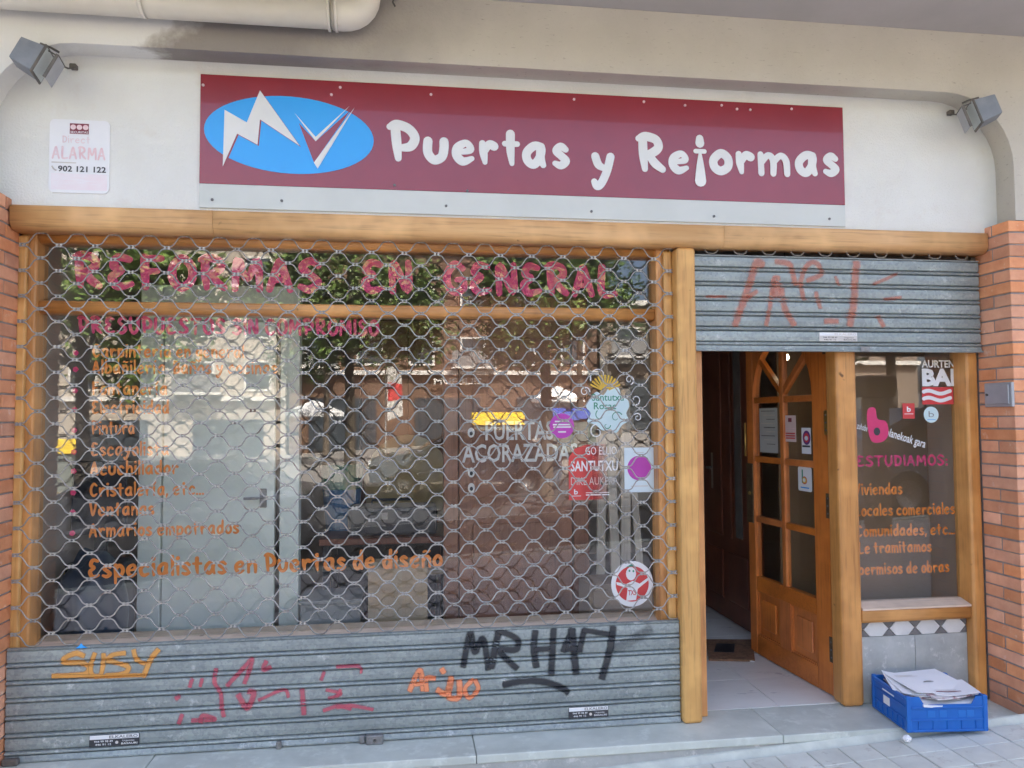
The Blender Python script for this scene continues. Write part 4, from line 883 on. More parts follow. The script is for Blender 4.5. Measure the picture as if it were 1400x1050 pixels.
flat('logo_wing', V1, YP-.0027, SIGNW, sg, .0008); flat('logo_wing', V2, YP-.0040, SIGNW, sg, .0008)
for g, x0, x1, z0, z1 in SIGNL:
    st_ = GL[g]; w_ = .41 if g != 'm' else .34
    if g in 'yPR': w_ = .37
    P_ = [p for s_ in st_ for p in s_]; xa = min(p[0] for p in P_)-w_/2; xb = max(p[0] for p in P_)+w_/2; za = min(p[1] for p in P_)-w_/2; zb = max(p[1] for p in P_)+w_/2
    fx, fz = (x1-x0)/(xb-xa), (z1-z0)/(zb-za); V = []; F = []
    for k, s_ in enumerate(st_):
        q = catmull([(x0+(p[0]-xa)*fx, z0+(p[1]-za)*fz, (p[2] if len(p) > 2 else 1.)*w_*(fx+fz)/2) for p in s_], 8); v2, f2 = stroke_poly(q); o = len(V)
        V += [(u, YP-.0015-.0009*k-.0007*t_, v) for (u, v), t_ in zip(v2, stroke_t(q, v2))]; F += [[i+o for i in f] for f in f2]
    add('letter', V, F, SIGNW, sg)
for x, z in ((.80,2.99),(1.37,2.975),(1.41,3.012),(1.83,3.0),(2.52,3.012),(2.87,3.018),(3.08,3.01),(3.27,3.02),(3.35,3.005),(3.42,3.005),(3.64,3.02),(.845,2.465),(1.15,2.47),(1.9,2.47),(2.6,2.465),(3.22,2.46),(3.83,2.465),(2.0,2.545),(1.66,2.56)):
    tube('screw', [(x,YP+.002,z),(x,YP-.0035,z)], .0065, PINKF if z > 2.6 else STEEL, sg, 8)
# alarm plaque
pq = thing('alarm_plaque', 'white plastic alarm notice with faded pink words on plaster', 'plaque', (.277,-.045,2.476))
flat('plate', rrect(.152,.403,2.477,2.806,.022), -.0402, PLASTW, pq, .006)
yq = -.0475
lg = flat('logo_box', rect(.236,.315,2.742,2.789), yq, REDK, pq, .0005)
for k in range(3): flat('logo_dot', disc_pts(.250+.026*k,2.772,.0115), yq-.0008, PINKF, lg, .0004)
text('lettering', 'SECURITAS', .239, .312, 2.745, .010, yq-.0008, PLASTW, lg, .01)
brush_text('lettering', 'Direct', .205, .325, 2.70, .022, yq, PINKF, pq, .16); brush_text('lettering', 'ALARMA', .165, .392, 2.628, .038, yq, PINKF, pq, .26)
flat('print_line', rect(.163,.265,2.609,2.614), yq, GREYV, pq, .0004)
text('lettering', '902 121 122', .19, .39, 2.572, .026, yq, BLACKP, pq, .025)
tube('phone_mark', [(.166,yq-.001,2.594),(.172,yq-.001,2.582),(.183,yq-.001,2.575)], .003, GREYV, pq, 6)
flat('faded_block', rect(.162,.395,2.49,2.563), yq+.0008, PINKL, pq, .0004)
for k, (a_, b_) in enumerate(((.17,.30),(.20,.36),(.17,.39),(.24,.34))): flat('print_line', rect(a_, b_, 2.50+k*.014, 2.504+k*.014), yq-.0004, PINKL, pq, .0004)

# floodlights: lens turned towards the sign
def floodlight(name, loc, aim, label, side):
    d = thing(name, label, 'floodlight', (0,0,0), 'floodlights at the ends of the sign')
    def ring(s, y): return [(-s,y,-s),(s,y,-s),(s,y,s),(-s,y,s)]
    def loft(nm, rings, mt, par=None):
        V = [p for r_ in rings for p in r_]; n = len(rings); F = [[3,2,1,0],[4*n-4,4*n-3,4*n-2,4*n-1]]
        for i in range(n-1): F += [[4*i+k, 4*i+(k+1) % 4, 4*i+4+(k+1) % 4, 4*i+4+k] for k in range(4)]
        return add(nm, V, F, mt, par or d)
    # local +y = where the lamp shines
    loft('housing', [ring(.050,-.118), ring(.060,-.112), ring(.070,-.02), ring(.070,.0)], LAMPG)
    loft('rim', [ring(.079,.0005), ring(.081,.003), ring(.081,.009), ring(.078,.012)], LAMPK)
    box('lens', -.070, .070, .0105, .0135, -.070, .070, LAMPL, d)
    sx = side
    add('rating_plate', [(sx*.0716,-.030,-.02),(sx*.0716,-.030,.024),(sx*.0672,-.072,.024),(sx*.0672,-.072,-.02),(sx*.0700,-.030,-.02),(sx*.0700,-.030,.024),(sx*.0655,-.072,.024),(sx*.0655,-.072,-.02)], [[0,1,2,3],[7,6,5,4],[0,4,5,1],[1,5,6,2],[2,6,7,3],[3,7,4,0]], PLASTW, d)
    g = box('guard_plate', -.066, .060, .066, .070, -.070, .062, METALB, d, .001); box('guard_edge', -side*.0695-.0035, -side*.0695+.0035, .058, .074, -.073, .066, LAMPK, g, .002); box('guard_edge', -.0660, .060, .060, .072, .0625, .068, LAMPK, g, .002)
    for x_ in (-.05, .045): tube('guard_stay', [(x_,.012,.066),(x_,.067,.0645)], .004, LAMPK, d, 6)
    tube('fixing_arm', [(0,-.05,.069),(0,-.05,.094),(0,.0,.10),(0,.04,.098)], .006, LAMPK, d, 8)
    d.scale = (.82,.82,.82); d.location = loc; d.rotation_euler = Vector(aim).to_track_quat('Y', 'Z').to_euler()
    return d
floodlight('floodlight', (.20,-.24,2.965), (.88,.16,-.42), 'grey floodlight fixed above the alarm plaque', -1)
floodlight('floodlight', (4.505,-.24,2.955), (-.84,.40,-.30), 'grey floodlight fixed above the plain end of the plaster', 1)
for x, s, lab in ((.250, 1, 'dark cable box on plaster above the alarm plaque'), (4.515, -1, 'dark cable box on plaster beside the sign end')):
    t = thing('cable_box', lab, 'cable box', (x,-.06,3.03)); box('body', x-.014, x+.014, -.07, -.0405, 3.03, 3.052, LAMPK, t, .003)
    tube('cable', [(x,-.06,3.032),(x-.01*s,-.09,3.018),(x-.02*s,-.14,3.01),(x-.03*s,-.19,3.0)], .004, LAMPK, t)
# drain pipe under the slab
dpz = 3.228
dn = thing('drain_pipe', 'cream plastic drain pipe running under the overhanging slab', 'pipe', (.2,-.3,3.16))
tube('pipe', [(-3.1,-.30,dpz+.004),(1.40,-.30,dpz)], .064, CREAM, dn, 24)
el_ = [(1.40,-.30,dpz),(1.44,-.30,dpz)] + [(1.44+.095*math.sin(R(a_)), -.30+.02*a_/90, dpz+.095*(1-math.cos(R(a_)))) for a_ in (15,30,45,60,75,90)] + [(1.536,-.278,3.393)]
tube('elbow', el_, .068, CREAM, dn, 24)
for x in (1.385, 1.415): tube('collar', [(x-.006,-.30,dpz),(x+.006,-.30,dpz)], .0735, CREAM, dn, 24)
for x in (-.55, .62): 
    tube('clamp', [(x-.01,-.30,dpz+.001),(x+.01,-.30,dpz+.001)], .067, CREAM, dn, 24); tube('hanger', [(x,-.30,dpz+.06),(x,-.30,3.393)], .005, STEEL, dn, 6)
t = thing('cable_clip', 'rusty clip with cable ends under the slab by the pipe elbow', 'clip', (1.66,-.22,3.36)); box('plate', 1.645, 1.685, -.24, -.205, 3.36, 3.392, LAMPK, t, .004); tube('cable_end', [(1.66,-.225,3.36),(1.655,-.24,3.33),(1.665,-.245,3.31)], .004, LAMPK, t, 6)
# meter box on the brick reveal
mbx = thing('meter_box', 'small grey metal meter box on the brick pier', 'meter box', (4.69,-.115,1.51))
box('frame', 4.682, 4.698, -.205, -.022, 1.512, 1.635, METALB, mbx, .003)
dd = box('cover', 4.674, 4.6815, -.190, -.038, 1.526, 1.622, METALB, mbx, .002); tube('lock', [(4.668,-.052,1.575),(4.6745,-.052,1.575)], .006, LAMPK, dd, 8)

# ================================================================ CRATE AND PAPERS
cr = thing('plastic_crate', 'blue plastic crate full of junk mail on the stone step', 'crate', (0,0,0))
CW, CD, CH = .385, .325, .165
bm = bmesh.new(); bx(bm, .004, CW-.004, .004, CD-.004, 0, .008); add_bm('base', bm, CRATE, cr)
def dip_wall(nm, y0, y1):
    pts = [(.022,.003),(CW-.022,.003),(CW-.022,CH-.004),(CW-.052,CH-.004),(CW-.075,CH-.04),(.085,CH-.04),(.062,CH-.004),(.022,CH-.004)]
    return prism(nm, pts, 1, y0, y1, CRATE, cr)
fw = dip_wall('end_wall', .005, .009); bw = dip_wall('end_wall', CD-.009, CD-.005)
for x in (0, CW-.022):
    for y in (0, CD-.022): box('corner_post', x, x+.022, y, y+.022, 0, CH, CRATE, cr, .004, 2)
for x0, x1 in ((.005,.009),(CW-.009,CW-.005)):
    sw_ = bmesh.new(); bx(sw_, x0, x1, .0225, CD-.0225, .003, CH-.022); add_bm('side_wall', sw_, CRATE, cr)
for z0, z1 in ((.004,.012),(.052,.059),(.108,.115)):
    box('rib', .0225, CW-.0225, .0, .0049, z0, z1, CRATE, cr, .001); box('rib', .0, .0049, .0225, CD-.0225, z0, z1, CRATE, cr, .001)
box('rim', -.002, .012, .0225, CD-.0225, CH-.0215, CH-.006, CRATE, cr, .003); box('rim', CW-.012, CW+.002, .0225, CD-.0225, CH-.0215, CH-.006, CRATE, cr, .003)
for k in range(5):
    xx = .055+k*.068; box('vertical_rib', xx, xx+.005, .001, .0049, .0122, .0518, CRATE, cr)
for k in range(6):
    yy = .045+k*.045; box('vertical_rib', .001, .0049, yy, yy+.005, .0122, .0518, CRATE, cr)
for xx in (.10, .155, .245, .285): box('moulded_mark', xx, xx+.035, .0035, .0049, .068, .098, mat('crate light mark %d' % int(xx*1000), (.02,.165,.53), (.015,.15,.49), .4), cr, .001)
lb = box('label_card', .0025, .0045, .16, .215, .062, .1, PAPER, cr); lb['label'] = 'white paper label on crate side'; box('slot', .003, .0046, .12, .225, .122, .128, PAPER, cr)
cr.location = (4.012,-.292,.004); cr.rotation_euler = (0,0,R(-5.5))
cr_m = Matrix.Translation(cr.location) @ Matrix.Rotation(R(-5.5), 4, 'Z')
def sheet_thing(nm, lab, cat, cx, cy, cz, w_, d_, th, rz, tx, ty, mt, bend=0.0, prints=None):
    nx_, ny_ = 8, 6; V = []; F = []
    for k in (1, 0):
        for j in range(ny_+1):
            for i in range(nx_+1):
                u, v = i/nx_-.5, j/ny_-.5; V.append((u*w_, v*d_, bend*(math.sin(u*3.1+v*1.3)*.6+u*u*2.2-.3*v) + (th if k else 0)))
    n = (nx_+1)*(ny_+1)
    for j in range(ny_):
        for i in range(nx_):
            a_ = j*(nx_+1)+i; F.append([a_, a_+1, a_+nx_+2, a_+nx_+1]); F.append([n+a_+nx_+1, n+a_+nx_+2, n+a_+1, n+a_])
    ed = [i for i in range(nx_+1)] + [(j+1)*(nx_+1)-1 for j in range(1, ny_+1)] + [ny_*(nx_+1)+i for i in reversed(range(nx_))] + [j*(nx_+1) for j in reversed(range(1, ny_))]
    for a_, b_ in zip(ed, ed[1:]+ed[:1]): F.append([b_, a_, n+a_, n+b_])
    o = add(nm, V, F, mt); tag(o, lab, cat, 'junk mail in the blue crate'); c0 = o.location.copy()
    for p in (prints or []):
        x0, x1, y0, y1, pm = p; pr = add('print', [(x0,y0,th+bend*.12+.0012),(x1,y0,th+bend*.12+.0012),(x1,y1,th+bend*.12+.0012),(x0,y1,th+bend*.12+.0012)], [[0,1,2,3]], pm, o)
    o.matrix_world = cr_m @ Matrix.Translation((cx, cy, cz)) @ Matrix.Rotation(rz, 4, 'Z') @ Matrix.Rotation(tx, 4, 'X') @ Matrix.Rotation(ty, 4, 'Y') @ Matrix.Translation(c0)
    return o
sheet_thing('magazine', 'lowest white magazine in the blue crate', 'magazine', .19, .165, .012, .34, .27, .085, .02, 0, 0, PAPER)
sheet_thing('magazine', 'printed magazine low in the crate showing dark red edges', 'magazine', .195, .16, .1, .33, .265, .014, -.03, .03, 0, PAPERK, .004)
sheet_thing('magazine', 'thick white brochure sticking out over the crate front', 'magazine', .215, .14, .119, .30, .26, .010, .10, .05, .02, PAPER, .010)
sheet_thing('envelope', 'printed grey envelope slipped between white brochures in crate', 'envelope', .165, .17, .136, .27, .22, .003, -.16, .04, .03, PAPERK, .004)
sheet_thing('leaflet', 'white leaflet leaning on the left rim of the crate', 'leaflet', .135, .19, .150, .23, .25, .003, -.30, .06, .14, PAPER, .018)
sheet_thing('leaflet', 'white leaflet with grey text beside the top sheet in crate', 'leaflet', .13, .17, .158, .20, .22, .0025, -.1, .08, .06, PAPER, .008, [(-.07,.03,-.06,-.055,GREYV),(-.07,.05,-.04,-.035,GREYV),(-.07,.04,-.02,-.015,GREYV)])
sheet_thing('magazine', 'thin magazine with dark red cover edge under the top sheet', 'magazine', .24, .13, .150, .25, .22, .006, .22, .03, .0, PAPERK, .006)
sheet_thing('leaflet', 'white folded flyer poking over the crate front', 'leaflet', .27, .11, .160, .20, .17, .002, -.12, .02, -.04, PAPER, .01, [(-.08,.06,-.05,-.042,REDK),(-.08,.02,-.03,-.026,GREYV)])
sheet_thing('leaflet', 'large white open sheet lying topmost in the blue crate', 'leaflet', .205, .19, .166, .29, .24, .002, .14, .06, .03, PAPER, .012, [(-.02,.05,-.012,-.004,STEEL),(.0,.06,.0,.006,GREYV),(-.12,-.02,.07,.075,GREYV),(-.12,.0,.058,.062,GREYV)])
ts = bmesh.new(); bmesh.ops.create_icosphere(ts, subdivisions=3, radius=.019)
for v in ts.verts: v.co *= random.uniform(.75, 1.15); v.co.z *= .8
for v in ts.verts: v.co += Vector((3.995,-.31,gz(3.995)+.022))
tag(add_bm('crumpled_tissue', ts, PAPER), 'crumpled white tissue on the ground against the crate corner', 'litter')
for k in range(4):
    x, y = random.uniform(2.9,4.6), random.uniform(-.9,-.27); z = gz(x)+.0005; s_ = random.uniform(.003,.007)
    b_ = bmesh.new(); bx(b_, x-s_, x+s_, y-s_*.6, y+s_*.6, z, z+.0025); tag(add_bm('litter_scrap', b_, PAPER if k % 3 else MAT_B), 'tiny pale scrap lying on the paving tiles' if k % 3 else 'tiny brown scrap lying on the paving tiles', 'litter', 'pale scraps on the paving' if k % 3 else 'brown scraps on the paving')

# ================================================================ INSIDE THE SHOP
dd_ = thing('display_door', 'pale sage door in its frame on show behind the window', 'door', (.65,1.0,0))
box('frame_upright', .205, .326, .99, 1.09, 0, 2.25, SAGE, dd_, .003); box('frame_upright', .983, 1.092, .99, 1.09, 0, 2.25, SAGE, dd_, .003); box('frame_head', .3265, .9825, .992, 1.088, 2.05, 2.25, SAGE, dd_)
box('leaf', .336, .952, 1.0, 1.04, .005, 2.045, SAGE, dd_, .002)
hh_ = box('handle_plate', .87, .91, .992, .9995, .96, 1.07, STEEL, dd_, .003); tube('lever', [(.89,.993,1.02),(.89,.955,1.02),(.87,.948,1.02),(.79,.948,1.018)], .008, STEEL, hh_)
bd = thing('security_door', 'brown panelled security door on show beside the mouldings', 'door', (2.38,.95,0))
box('leaf', 2.02, 2.70, .92, .98, .0, 2.1, WBR, bd, .004); box('frame_upright', 2.705, 2.80, .90, 1.0, 0, 2.2, WBR, bd, .004); box('frame_upright', 1.93, 2.015, .90, 1.0, 0, 2.2, WBR, bd, .004); box('frame_head', 2.0155, 2.7045, .902, .998, 2.105, 2.2, WBR, bd)
tube('spy_hole', [(2.36,.913,1.5),(2.36,.919,1.5)], .012, BRASS, bd)
for x0, x1, z0, z1 in ((2.1,2.62,.2,.85),(2.1,2.62,1.0,1.95)): box('panel_field', x0, x1, .912, .9195, z0, z1, WBR, bd, .006)
wd_ = thing('wardrobe', 'orange brown wardrobe front standing behind the desk', 'wardrobe', (1.65,2.2,0))
RB = wood('orange brown veneer', (.27,.105,.045), (.22,.08,.033), 2, rough=.4)
for k, (a_, b_) in enumerate(((1.38,1.72),(1.725,2.2))): p = box('wardrobe_door', a_, b_, 2.15, 2.18, .02, 2.2, RB, wd_, .004)
box('carcass', 1.36, 2.22, 2.181, 2.7, 0, 2.23, WDK, wd_)
dk = thing('desk', 'dark desk loaded with dark shapes inside the shop', 'desk', (1.55,1.35,0))
box('desk_top', 1.2, 2.0, 1.05, 1.65, .72, .76, WDK, dk, .004)
for x in (1.22, 1.94): 
    for y in (1.08, 1.58): box('leg', x, x+.04, y, y+.04, 0, .7195, BLACKM, dk)
box('modesty_panel', 1.265, 1.935, 1.56, 1.575, .2, .7195, BLACKM, dk)
t = thing('tool_box', 'black tool box lying on the dark desk', 'tool box', (1.5,1.25,.76)); box('body', 1.36, 1.9, 1.12, 1.4, .7605, .93, BLACKM, t, .02, 2); box('latch', 1.55, 1.6, 1.112, 1.1195, .86, .9, STEEL, t); tube('handle', [(1.5,1.26,.93),(1.5,1.26,.965),(1.75,1.26,.965),(1.75,1.26,.93)], .008, BLACKM, t)
ch = thing('shell_chair', 'tan curved shell chair behind the desk', 'chair', (1.72,1.8,0))
V = []; F = []; n_ = 14
for i in range(n_+1):
    a_ = math.pi*i/n_
    for r_, y in ((.30,1.78),(.30,1.81)): V.append((1.72-r_*math.cos(a_), y, 1.02+.34*math.sin(a_)))
    V.append((1.72-.27*math.cos(a_), 1.82, .78)); V.append((1.72-.27*math.cos(a_), 1.79, .78))
for i in range(n_):
    b_ = 4*i
    for k in range(4): F.append([b_+k, b_+4+k, b_+4+(k+1) % 4, b_+(k+1) % 4])
add('back_shell', V, F, TANW, ch); box('seat', 1.45, 1.99, 1.5, 1.775, .44, .48, TANW, ch, .015, 2)
for x in (1.5, 1.92):
    for y in (1.52, 1.74): tube('leg', [(x,y,0),(x,y,.44)], .012, STEEL, ch)
cbx = thing('cardboard_box', 'plain brown cardboard box standing in the display window', 'box', (1.67,.85,0))
box('body', 1.505, 1.83, .68, .98, .0, .645, CARD, cbx, .003); box('tape', 1.64, 1.69, .678, .6795, .0, .64, mat('packing tape', (.42,.32,.2), (.4,.3,.18), .3), cbx); box('flap', 1.507, 1.666, .682, .978, .646, .650, CARD, cbx); box('flap', 1.669, 1.828, .682, .978, .646, .651, CARD, cbx)
t = thing('waste_bin', 'blue plastic bin with green bag behind the frame', 'bin', (1.25,1.35,.76)); 
bm = bmesh.new(); bmesh.ops.create_cone(bm, cap_ends=True, segments=20, radius1=.10, radius2=.125, depth=.26); bmesh.ops.translate(bm, verts=bm.verts, vec=(1.30,1.45,.892)); add_bm('bin_body', bm, BLUEB, t)
bm = bmesh.new(); bmesh.ops.create_cone(bm, cap_ends=True, segments=20, radius1=.126, radius2=.14, depth=.16); bmesh.ops.translate(bm, verts=bm.verts, vec=(1.30,1.45,1.103)); add_bm('bag', bm, GREENB, t)
t = thing('side_cabinet', 'grey side cabinet low in the display window', 'cabinet', (1.28,.9,0)); box('body', 1.13, 1.46, .8, 1.1, 0, .44, mat('grey laminate', (.32,.32,.30), (.28,.28,.26), .5), t, .004); box('top', 1.12, 1.47, .79, 1.11, .4405, .46, mat('grey laminate top', (.36,.36,.34), (.33,.33,.31), .5), t, .003)
t = thing('black_bin_bag', 'dark bulky bag slumped at the window corner', 'bag', (.1,.5,0))
bm = bmesh.new(); bmesh.ops.create_icosphere(bm, subdivisions=4, radius=.2)
for v in bm.verts:
    n0 = math.sin(v.co.x*31+v.co.z*17)*math.sin(v.co.y*27+v.co.z*11); v.co *= 1+.09*n0; v.co.z *= 2.0; v.co.x *= .85
    v.co += Vector((.11,.62,.40)); v.co.z = max(v.co.z, 0)
add_bm('bag_body', bm, NAVY, t, True)
t = thing('monitor', 'dark monitor standing at the left of the window', 'monitor', (.07,.82,.0)); box('screen', -.09, .19, .84, .87, .85, 1.25, BLACKM, t, .006); box('stand', .02, .08, .87, .9, .70, 1.0, BLACKM, t); box('plinth', -.1, .2, .8, .98, 0, .70, BLACKM, t, .006)
for k, (x, w_, h_, tl) in enumerate(((2.83,.05,1.9,.04),(2.905,.055,1.75,-.02),(2.985,.06,1.65,.03),(3.075,.045,1.5,-.05))):
    o = tag(box('moulding', x, x+w_, .80+.03*k, .825+.03*k, .0, h_, WPALE, None, .003), ('tallest','second tallest','third tallest','shortest')[k]+' raw wood moulding leaning in the window corner', 'moulding', 'mouldings leaning in the window corner'); o.rotation_euler = (R(-3), tl, 0)
t = thing('low_cupboard', 'tan low cupboard under the leaning mouldings', 'cupboard', (2.9,.6,0)); box('body', 2.70, 3.06, .50, .76, 0, .56, mat('tan laminate', (.33,.24,.17), (.30,.22,.15), .6), t, .004); box('door', 2.72, 3.04, .485, .4995, .03, .53, mat('tan laminate door', (.34,.25,.18), (.31,.23,.16), .6), t, .003)

# ================================================================ THE STREET (seen in the glass)
def tree(x, y, h, rx, rz, zc, lab, mt, n, seed):
    rg = random.Random(seed); t = thing('street_tree', lab, 'tree', (x, y, gz(x)), 'trees along the street'); g0 = gz(x)
    V, F = tube_data([(x,y,g0-.05),(x+.03,y,g0+zc*.4),(x-.02,y+.03,g0+zc*.75),(x,y,g0+h*.9)], [.14,.11,.09,.03], 9); add('trunk', V, F, BARK, t, True)
    V, F = [], []
    cl_ = []
    for k in range(26):
        a_ = rg.uniform(0, 6.283); el2 = rg.uniform(-.9, 1.0); rr_ = rg.uniform(.35, .95); cl_.append((x+rx*rr_*math.cos(a_)*math.cos(el2), y+rx*rr_*math.sin(a_)*math.cos(el2), g0+zc+rz*rr_*math.sin(el2), rg.uniform(.35,.75)*rx*.55))
    LV, LF = [], []
    for c in cl_[:9]: tube_data([(x,y,g0+zc*.72),((x+c[0])/2,(y+c[1])/2,(g0+zc*.7+c[2])/2+.15),c[:3]], [.05,.03,.01], 5, LV, LF)
    add('limbs', LV, LF, BARK, t, True)
    for k in range(n):
        c = cl_[rg.randrange(len(cl_))]; d_ = Vector((rg.gauss(0,1), rg.gauss(0,1), rg.gauss(0,1))).normalized()*c[3]*rg.random()**.4; p = Vector(c[:3])+d_
        u = Vector((rg.uniform(-1,1), rg.uniform(-1,1), rg.uniform(-.6,.6))).normalized(); v = u.cross(Vector((rg.uniform(-1,1), rg.uniform(-1,1), rg.uniform(-1,1)))).normalized(); s_ = rg.uniform(.05,.10); b_ = len(V)
        for q in (p-u*s_, p+v*s_*.5, p+u*s_, p-v*s_*.5): V.append(tuple(q))
        F.append([b_, b_+1, b_+2, b_+3])
    add('crown', V, F, mt, t); return t
tree(-3.5,-9.3, 5.6, 2.1, 1.5, 3.7, 'bright green street tree opposite the display lettering', LEAFM, 9000, 1)
tree(.5,-12.5, 6.6, 2.2, 1.7, 4.2, 'loose green street tree opposite the middle of the window', LEAFM, 8000, 2)
tree(4.3,-10.4, 5.8, 1.9, 1.6, 3.9, 'yellow green street tree opposite the sticker end of the window', LEAFM, 8000, 3)
tree(-9.5,-13, 8.0, 3.0, 2.6, 4.6, 'dark broad street tree near the cream block', LEAFD, 8000, 4)
tree(11.8,-11, 6.6, 2.4, 2.2, 3.8, 'dark street tree added beside the lamp post to darken the reflection', LEAFD, 9000, 5)  # added to cover the bright block reflected in the side window
tree(-1.5,-27, 9.5, 3.2, 3.0, 5.6, 'tall dark tree in front of the brown block', LEAFD, 6000, 6)
tree(8.5,-26, 9.0, 3.0, 2.6, 6.0, 'tall dark tree beside the brown block corner', LEAFD, 6000, 8)
def block(x0, x1, h, mt, lab, cols, rows, z1st, trim):
    g0 = gz((x0+x1)/2); t = thing('apartment_block', lab, 'building', ((x0+x1)/2,-44,g0)); y = -41.0
    box('wall', x0, x1, y-10, y, g0-2.5, g0+h, mt, t); box('roof_slab', x0-.3, x1+.3, y-10.2, y+.4, g0+h+.002, g0+h+.3, FWHITE, t)
    box('cornice', x0, x1, y+.002, y+.35, g0+z1st-.55, g0+z1st-.3, FWHITE, t)
    pw = (x1-x0)/cols
    for j in range(rows):
        for i in range(cols):
            cx = x0+pw*(i+.5); zb = g0+z1st+j*3.0
            if zb+1.9 > g0+h: continue
            wv = box('window', cx-.75, cx+.75, y+.002, y+.06, zb, zb+1.7, trim, t); box('pane', cx-.62, cx+.62, y+.061, y+.07, zb+.12, zb+1.58, PANE, wv)
            if (i+j) % 3 == 0: 
                bb_ = box('balcony', cx-1.3, cx+1.3, y+.002, y+1.0, zb-.22, zb-.08, FWHITE, t); box('railing', cx-1.28, cx+1.28, y+.95, y+.98, zb-.08, zb+.85, STEEL, bb_)
    for i in range(max(2, cols//2)):
        cx = x0+(x1-x0)*(i+.5)/max(2, cols//2); sfr = box('shop_front', cx-1.9, cx+1.9, y+.002, y+.08, g0-.3, g0+2.7, PANE, t)
    return t
block(-30,-5.2, 14, FCREAM, 'cream apartment block across the street', 8, 4, 4.3, FWHITE)
block(-5.0,13.0, 11.5, FBROWN, 'brown brick block with white cornice across the street', 6, 3, 4.6, FWHITE)
block(13.2,34, 7.2, FBEIGE, 'low beige block across the street', 6, 1, 4.2, FWHITE)
# lettering over the brown block's shops
text('lettering', 'MUEBLES', 3.2, 6.0, gz(4)+3.5, .36, -40.6, FWHITE, [o for o in bpy.data.objects if o.name.startswith('apartment_block')][1], .02)
def parasol(x, y, lab):
    g0 = gz(x); t = thing('parasol', lab, 'parasol', (x, y, g0), 'white parasols across the street'); tube('pole', [(x,y,g0),(x,y,g0+2.75)], .03, STEEL, t); box('base', x-.25, x+.25, y-.25, y+.25, g0+.001, g0+.1, STONE, t)
    V = [(x,y,g0+2.8)]; n = 8
    for i in range(n): a_ = 2*math.pi*i/n; V.append((x+1.35*math.cos(a_), y+1.35*math.sin(a_), g0+2.2))
    for i in range(n): a_ = 2*math.pi*i/n; V.append((x+1.36*math.cos(a_), y+1.36*math.sin(a_), g0+2.0))
    F = [[0, i+1, (i+1) % n+1] for i in range(n)] + [[i+1, i+1+n, (i+1) % n+1+n, (i+1) % n+1] for i in range(n)]
    add('canopy', V, F, CANVAS, t)
    return t
parasol(-2.65,-33,'white parasol in front of the cream and brown blocks'); parasol(9.0,-33,'white parasol in front of the brown block end')
def container(x, y, mt, lab):
    g0 = gz(x); t = thing('recycling_container', lab, 'container', (x, y, g0)); box('body', x-.8, x+.8, y-.5, y+.5, g0+.1, g0+1.25, mat('grey container body', (.2,.22,.2), (.18,.2,.18), .5), t, .06, 2); prism('lid', [(y-.55,g0+1.26),(y+.55,g0+1.26),(y+.5,g0+1.5),(y,g0+1.66),(y-.5,g0+1.5)], 0, x-.84, x+.84, mt, t)
    for dx in (-.6,.6): tube('wheel', [(x+dx,y+.40,g0+.08),(x+dx+.05,y+.40,g0+.08)], .08, TYRE, t, 12)
container(4.6,-21,YELC,'recycling container with yellow lid'); container(7.0,-21,BLUC,'recycling container with blue lid'); container(-8.6,-20,YELC,'recycling container with yellow lid by the cream block')
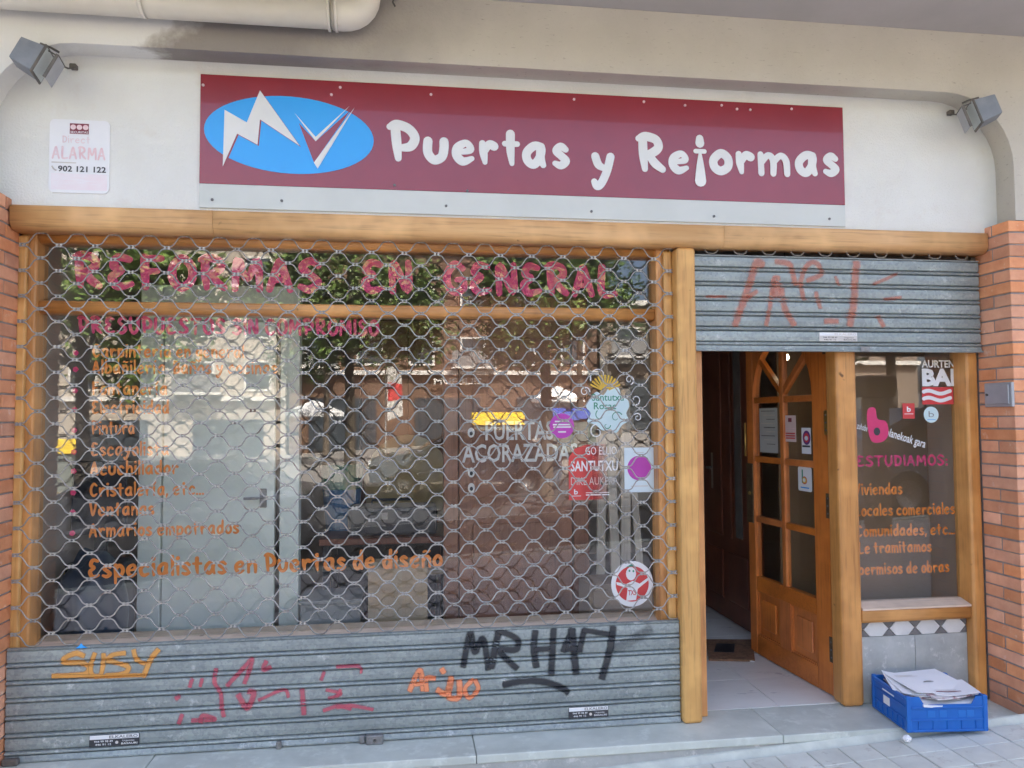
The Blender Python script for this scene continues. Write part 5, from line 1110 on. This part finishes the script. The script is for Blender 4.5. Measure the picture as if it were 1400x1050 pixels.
def car(x, y, mt, lab, flip=1):
    g0 = gz(x)-.155; t = thing('parked_car', lab, 'car', (x, y, g0)); L = 4.2
    pr = [(-2.1,.35),(-2.12,.72),(-1.95,.88),(-1.05,1.0),(-.35,1.42),(.95,1.46),(1.75,1.05),(2.08,.98),(2.12,.5),(2.05,.3)]
    bm = bmesh.new(); rings = []
    for yy, ins in ((-.86,.0),(-.80,.04),(.80,.04),(.86,.0)):
        rings.append([bm.verts.new((x+flip*px*(1-.0), y+(yy if pz < 1.02 else yy*.84), g0+pz)) for px, pz in pr])
    for a_, b_ in zip(rings, rings[1:]):
        for i in range(len(pr)): bm.faces.new((a_[i], a_[(i+1) % len(pr)], b_[(i+1) % len(pr)], b_[i]))
    bm.faces.new(rings[0]); bm.faces.new(list(reversed(rings[-1]))); bmesh.ops.recalc_face_normals(bm, faces=bm.faces); add_bm('body', bm, mt, t)
    gw = [(-.92,1.04),(-.30,1.38),(.90,1.41),(1.55,1.06)]
    for s in (-1, 1): prism('side_window', [(x+flip*px, g0+pz) for px, pz in gw], 1, y+s*.80, y+s*.868, PANE, t)
    add('windscreen', [(x+flip*-1.02,y-.66,g0+1.03),(x+flip*-1.02,y+.66,g0+1.03),(x+flip*-.38,y+.6,g0+1.425),(x+flip*-.38,y-.6,g0+1.425)], [[0,1,2,3]], PANE, t)
    for px in (-1.32, 1.3):
        for s in (-1, 1): 
            wl = tube('wheel', [(x+flip*px,y+s*.70,g0+.31),(x+flip*px,y+s*.89,g0+.31)], .31, TYRE, t, 20); tube('rim', [(x+flip*px,y+s*.88,g0+.31),(x+flip*px,y+s*.895,g0+.31)], .19, STEEL, wl, 14)
    for s in (-1, 1): box('headlight', x+flip*2.115-.02 if flip < 0 else x-2.13, (x+flip*2.115-.02 if flip < 0 else x-2.13)+.05, y+s*.6-.14, y+s*.6+.14, g0+.66, g0+.8, PLASTW, t)
    return t
car(-1.7,-7.4,SILVER,'silver hatchback parked at the near kerb'); car(9.6,-6.4,GREYCAR,'blue grey hatchback parked at the near kerb',-1); car(-9.5,-13.6,WHITECAR,'white hatchback parked across the road'); car(3.0,-13.7,GREYCAR,'blue grey hatchback parked across the road')
t = thing('parking_meter', 'dark parking ticket machine standing by the kerb', 'parking meter', (7.06,-4.3,gz(7.06))); g0 = gz(7.06)
box('column', 6.95, 7.17, -4.41, -4.19, g0, g0+1.55, LAMPK, t, .02, 2); box('head', 6.88, 7.24, -4.45, -4.15, g0+1.551, g0+1.80, LAMPK, t, .03, 2); box('screen', 6.98, 7.14, -4.189, -4.18, g0+1.2, g0+1.4, PANE, t)
t = thing('lamp_post', 'tall grey lamp post by the kerb', 'lamp post', (8.2,-5.0,gz(8.2))); tube('column', [(8.2,-4.75,gz(8.2)),(8.2,-4.75,gz(8.2)+6.8)], [.07,.05], STEEL, t, 10); tube('arm', [(8.2,-4.75,gz(8.2)+6.75),(8.2,-6.2,gz(8.2)+7.0)], .03, STEEL, t, 8); box('lantern', 8.1, 8.3, -6.6, -6.1, gz(8.2)+6.95, gz(8.2)+7.05, STEEL, t, .02)
t = thing('banner_flag', 'red and white banner on a thin pole', 'flag', (.8,-28,gz(.8))); g0 = gz(.8); tube('pole', [(.8,-28,g0),(.8,-28,g0+4.2)], .03, STEEL, t, 8); prism('banner', [(.86,g0+1.6),(1.5,g0+1.8),(1.45,g0+3.6),(.86,g0+4.0)], 1, -28.01, -27.99, FWHITE, t); prism('stripe', [(.9,g0+2.4),(1.48,g0+2.5),(1.46,g0+3.1),(.9,g0+3.2)], 1, -28.02, -27.98, REDV, t)
